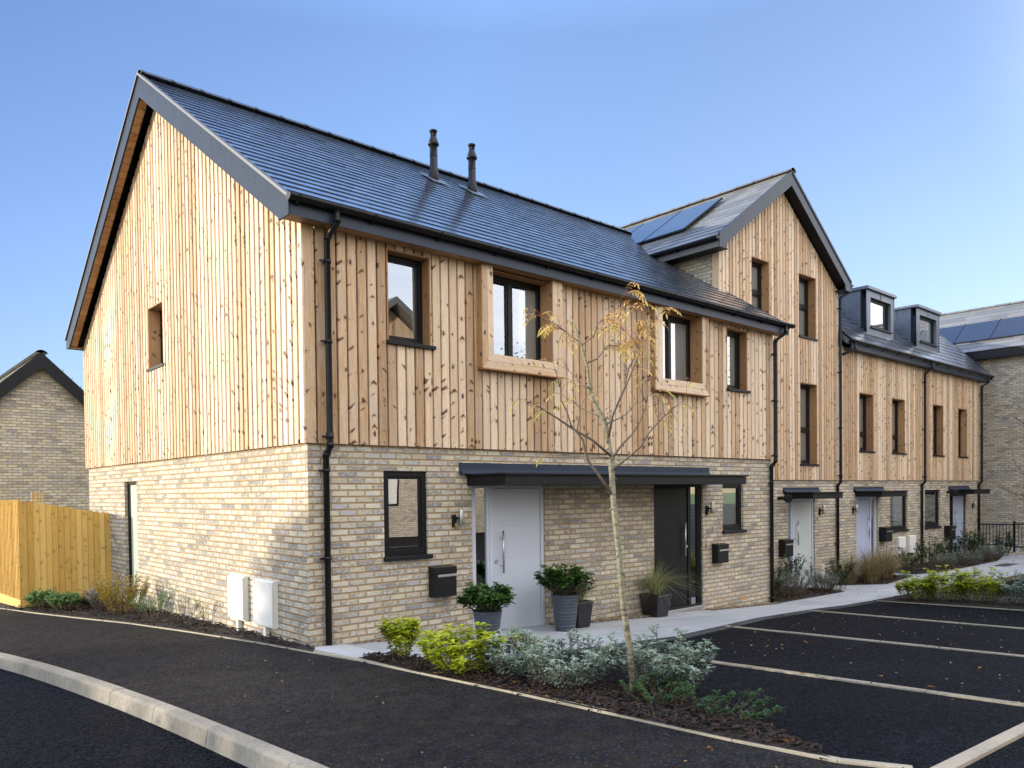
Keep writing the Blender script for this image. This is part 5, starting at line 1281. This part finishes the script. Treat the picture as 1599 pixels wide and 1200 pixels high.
red_m = plain('leaf_stalk', (.22, .05, .02), .5)
rowan()

def bare_tree():
    x, y = 12.62, -4.12; base = Vector((x, y, gz(x, y))); t = thing('bare_young_tree', 'bare twiggy young tree reaching in from the right edge before the grey brick house', 'tree', base); m = MB()
    m.tube([base, base + Vector((.0, .02, 1.2)), base + Vector((.04, .0, 2.2)), base + Vector((.0, .05, 3.6))], [.035, .03, .022, .006], 8)
    br = MB(); random.seed(21)
    for i in range(15):
        h = random.uniform(1.2, 3.2); a = random.uniform(0, 6.3); p = base + Vector((0, 0, h)); d = Vector((cos(a), sin(a), .75)).normalized(); L_ = random.uniform(.5, 1.0)
        q = [p + d * L_ * f + Vector((random.gauss(0, .02), random.gauss(0, .02), .1 * f * f)) for f in (0, .25, .5, .75, 1)]; br.tube(q, [.010, .008, .006, .005, .003], 5)
        for k in range(7):
            j = random.randint(1, 4); e = (d + Vector((random.uniform(-.9, .9), random.uniform(-.9, .9), random.uniform(0, .8)))).normalized() * random.uniform(.15, .4); br.tube([q[j], q[j] + e * .5 + Vector((0, 0, .01)), q[j] + e], [.005, .004, .002], 4)
            for s in range(3): w = q[j] + e * random.uniform(.3, 1); br.tube([w, w + Vector((random.uniform(-.05, .05), random.uniform(-.05, .05), .06))], [.003, .002], 4)
    m.build('trunk', M['twig'], t); br.build('limbs', M['twig'], t)
bare_tree()

# ================================================================== what stands out of the frame: it shades the drive and shows in the windows
def big_tree(label, x, y, h, r, n=3200, ls=.16, z0=None, crown0=.3, mat='tree', seed=1):
    random.seed(seed); zb = gz(x, y) if z0 is None else z0; t = thing('broadleaf_tree', label, 'tree', (x, y, zb)); m, lf = MB(), MB(); base = Vector((x, y, zb))
    m.tube([base + Vector((0, 0, -.3)), base + Vector((.05, 0, h * .3)), base + Vector((-.05, .1, h * .6)), base + Vector((0, 0, h * .9))], [r * .09, r * .07, r * .045, .03], 9)
    cl = []
    for i in range(26):
        a = random.uniform(0, 6.3); f = random.uniform(crown0, .98); q = r * random.uniform(.3, 1) * (1 - abs(f - .6) * 1.1)
        c = base + Vector((cos(a) * q, sin(a) * q, h * f)); cl.append((c, r * random.uniform(.22, .42)))
        s = base + Vector((0, 0, h * f * .62)); m.tube([s, s.lerp(c, .5) + Vector((0, 0, .15)), c], [r * .03, r * .02, .012], 5)
    for i in range(n):
        c, rr = random.choice(cl); v = Vector((random.gauss(0, 1), random.gauss(0, 1), random.gauss(0, .8))); v = v.normalized() * rr * random.random() ** .4
        leaf(lf, c + v, (random.uniform(-1, 1), random.uniform(-1, 1), random.uniform(-.6, .5)), ls * random.uniform(.7, 1.3), ls * .3, random.random())
    m.build('trunk', M['stem'], t); lf.build('crown', L[mat], t)
def opposite():
    H = thing('gabled_house', 'sunlit timber gabled house across the road, seen mirrored in the front windows', 'house', (13, -18, 0)); z = .35
    b = MB(); b.box((7.5, -27, -1), (18.5, -18, z + 2.4)); b.build('brick_wall', M['brick'], H)
    c = MB(); x0, x1, yy = 7.5, 18.5, -17.97; zt = lambda x: z + 5.0 + .66 * min(x - x0, x1 - x); n = 80
    for i in range(n):
        a, e = x0 + (x1 - x0) * i / n, x0 + (x1 - x0) * (i + 1) / n - .01; _bid[0] += 1; o = _bid[0] * 1.37; r = random.random()
        c.poly([(e, yy, z + 2.4), (a, yy, z + 2.4), (a, yy, zt(a)), (e, yy, zt(e))], [(o + .13, 2), (o, 2), (o, 2 + zt(a)), (o + .13, 2 + zt(e))], 0, r)
    c.prism([(x0, -18, z + 2.4), (x1, -18, z + 2.4), (x1, -18, z + 5), (13, -18, z + 8.6), (x0, -18, z + 5)], (0, -9, 0), 0); c.build('timber_cladding', M['clad'], H)
    r = MB(); r.prism([(6.9, -17.4, z + 4.65), (13, -17.4, z + 8.75), (19.1, -17.4, z + 4.65), (19.1, -17.4, z + 4.95), (13, -17.4, z + 9.05), (6.9, -17.4, z + 4.95)], (0, -10.2, 0)); r.build('roof', M['slate_far'], H)
    for (wx, wz) in ((9.2, 1.2), (12.25, 1.2), (15.9, 1.2)):
        w = MB(); w.box((wx, -18.02, wz), (wx + 1.0, -17.975, wz + 1.2)); wo = w.build('window', M['frame'], H)
        w = MB(); w.box((wx + .08, -17.975, wz + .08), (wx + .92, -17.968, wz + 1.12)); w.build('blind', M['frost'], wo)
opposite()
H2 = thing('brick_house', 'sunlit buff brick house across the road, seen mirrored in the ground floor window', 'house', (-2, -21, 0))
b2 = MB(); b2.box((-9, -30, -1), (5.5, -19.5, 5.6)); b2.prism([(-9, -19.5, 5.6), (5.5, -19.5, 5.6), (-1.75, -19.5, 9.6)], (0, -10.5, 0)); b2.build('brick_wall', M['brick'], H2)
for wx in (.6, 3.4): w2 = MB(); w2.box((wx, -19.48, 1.2), (wx + 1.0, -19.42, 2.5)); w2.build('window', M['frame'], H2)
ground('lawn', [(-12, -12.5), (24, -12.5), (24, -19), (-12, -19)], -.06, M['grass_soil'])
big_tree('tall yellowing tree across the road behind the camera, mirrored in the upper windows', 24, -22, 9, 3.2, seed=3)
big_tree('yellowing tree far across the forecourt, mirrored in the dormer windows', 37, -17, 10, 3.4, seed=4)
def hedge():
    pts = [(-9.0, -9.0), (-9.0, 4.0), (-9.1, 8.0), (-9.8, 11.5), (-12.0, 14.5)]
    t = thing('clipped_hedge', 'clipped green hedge across the road to the left, its shadow lying along the kerb', 'hedge', (-9, 0, gz(-9, 0))); core, lf = MB(), MB()
    for i in range(len(pts) - 1):
        a, b = Vector((*pts[i], 0)), Vector((*pts[i + 1], 0)); d = (b - a).normalized(); o = Vector((-d.y, d.x, 0)); n = max(1, round((b - a).length / .5))
        for k in range(n):
            p, q = a.lerp(b, k / n), a.lerp(b, (k + 1) / n); z = gz(p.x, p.y); z2 = gz(q.x, q.y); h = 1.44 + random.uniform(-.05, .05)
            c = [p + o * .35, p - o * .35, q - o * .35, q + o * .35]
            core.hexa([(v.x, v.y, zz - .1) for v, zz in zip(c, (z, z, z2, z2))] + [(v.x, v.y, zz + h) for v, zz in zip(c, (z, z, z2, z2))])
            for j in range(70):
                v = p.lerp(q, random.random()) + o * random.uniform(-.42, .42); zz = z + (random.uniform(.1, 1.7) if random.random() < .5 else h + random.uniform(-.05, .10))
                if zz < z + h - .05: v = p.lerp(q, random.random()) + o * random.choice((-1, 1)) * random.uniform(.34, .45)
                leaf(lf, (v.x, v.y, zz), (random.uniform(-1, 1), random.uniform(-1, 1), random.uniform(-.3, .8)), .09, .03, random.random())
    core.build('inner_twigs', M['twig'], t); lf.build('foliage', L['dark'], t)
hedge()
big_tree('broadleaf tree beyond the road at left, shading the front of the pavement', -23.0, 12.6, 7.6, 2.9, n=3000, seed=11, crown0=.38)
big_tree('smaller broadleaf tree beyond the road at left, shading the brick corner', -22.0, 16.15, 6.7, 1.5, n=3400, ls=.34, seed=12, crown0=.70)
# ================================================================== LIGHT AND CAMERA
SD = Vector((-1, .75, .224)).normalized()       # towards the sun
elev = math.asin(SD.z); azim = math.atan2(SD.x, SD.y)
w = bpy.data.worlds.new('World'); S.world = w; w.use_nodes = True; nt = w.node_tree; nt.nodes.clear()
sky = nt.nodes.new('ShaderNodeTexSky'); sky.sky_type = 'NISHITA'; sky.sun_disc = False; sky.sun_elevation = elev; sky.sun_rotation = azim
sky.air_density = 1.0; sky.dust_density = .6; sky.ozone_density = 1.5; sky.altitude = 50
g = N(nt); tc = nt.nodes.new('ShaderNodeTexCoord').outputs['Generated']
sx = g.n('SeparateXYZ'); g.set(sx.inputs[0], tc)
# clear sky, tint graded by hand: deeper blue towards the north-west, paler towards the east
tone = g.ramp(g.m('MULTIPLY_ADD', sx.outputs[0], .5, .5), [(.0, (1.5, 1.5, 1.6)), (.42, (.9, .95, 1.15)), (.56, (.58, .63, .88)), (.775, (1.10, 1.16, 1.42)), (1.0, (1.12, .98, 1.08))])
low = g.ramp(sx.outputs[2], [(.0, .76), (.28, .98), (.50, 1.02), (.63, 1.8), (.8, 2.2), (1, 2.2)])  # sky dimmed near the horizon, brightened overhead to add blue light on the roofs
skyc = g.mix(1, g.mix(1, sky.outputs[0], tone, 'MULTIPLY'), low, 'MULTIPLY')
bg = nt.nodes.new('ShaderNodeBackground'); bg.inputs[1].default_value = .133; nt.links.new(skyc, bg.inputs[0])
# bright cloud bank added in the south, behind camera, lighting the shaded fronts
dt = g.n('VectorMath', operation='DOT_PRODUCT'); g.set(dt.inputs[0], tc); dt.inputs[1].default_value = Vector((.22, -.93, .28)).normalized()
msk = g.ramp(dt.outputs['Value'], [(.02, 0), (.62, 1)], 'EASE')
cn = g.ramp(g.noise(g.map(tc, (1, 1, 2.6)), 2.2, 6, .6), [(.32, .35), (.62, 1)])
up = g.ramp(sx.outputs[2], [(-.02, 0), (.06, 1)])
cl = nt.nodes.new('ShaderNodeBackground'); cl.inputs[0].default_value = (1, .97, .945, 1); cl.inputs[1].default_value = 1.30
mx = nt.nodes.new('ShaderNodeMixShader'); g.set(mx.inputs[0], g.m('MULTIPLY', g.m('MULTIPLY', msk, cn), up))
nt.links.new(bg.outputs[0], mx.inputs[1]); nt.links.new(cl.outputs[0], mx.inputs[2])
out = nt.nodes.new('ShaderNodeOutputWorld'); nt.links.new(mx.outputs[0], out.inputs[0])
sl = bpy.data.lights.new('sun', 'SUN'); sl.energy = 2.5; sl.angle = radians(.55); sl.color = (1, .90, .71)
so = bpy.data.objects.new('sun', sl); C.objects.link(so); so.rotation_euler = SD.to_track_quat('Z', 'Y').to_euler(); so.location = (-10, 10, 20)
cam = bpy.data.cameras.new('camera'); co = bpy.data.objects.new('camera', cam); C.objects.link(co); S.camera = co
yaw, pit, rol = .724661633, -.0194747402, -.0116318442
fv = Vector((sin(yaw) * cos(pit), cos(yaw) * cos(pit), sin(pit))); r0 = Vector((cos(yaw), -sin(yaw), 0)); u0 = r0.cross(fv)
rv = r0 * cos(rol) + u0 * sin(rol); uv_ = -r0 * sin(rol) + u0 * cos(rol)
co.matrix_world = Matrix(((rv.x, uv_.x, -fv.x, -4.07292), (rv.y, uv_.y, -fv.y, -8.03296), (rv.z, uv_.z, -fv.z, 1.6818), (0, 0, 0, 1)))
cam.sensor_width = 36; cam.lens = 1217.67 / 1599 * 36; cam.shift_x = (799.5 - 796.16) / 1599; cam.shift_y = (792.4 - 600) / 1599
cam.clip_end = 1500; cam.clip_start = .05
S.view_settings.view_transform = 'Standard'; S.view_settings.look = 'None'; S.view_settings.exposure = 1.28; S.view_settings.gamma = 1
S.cycles.max_bounces = 6; S.cycles.transparent_max_bounces = 12
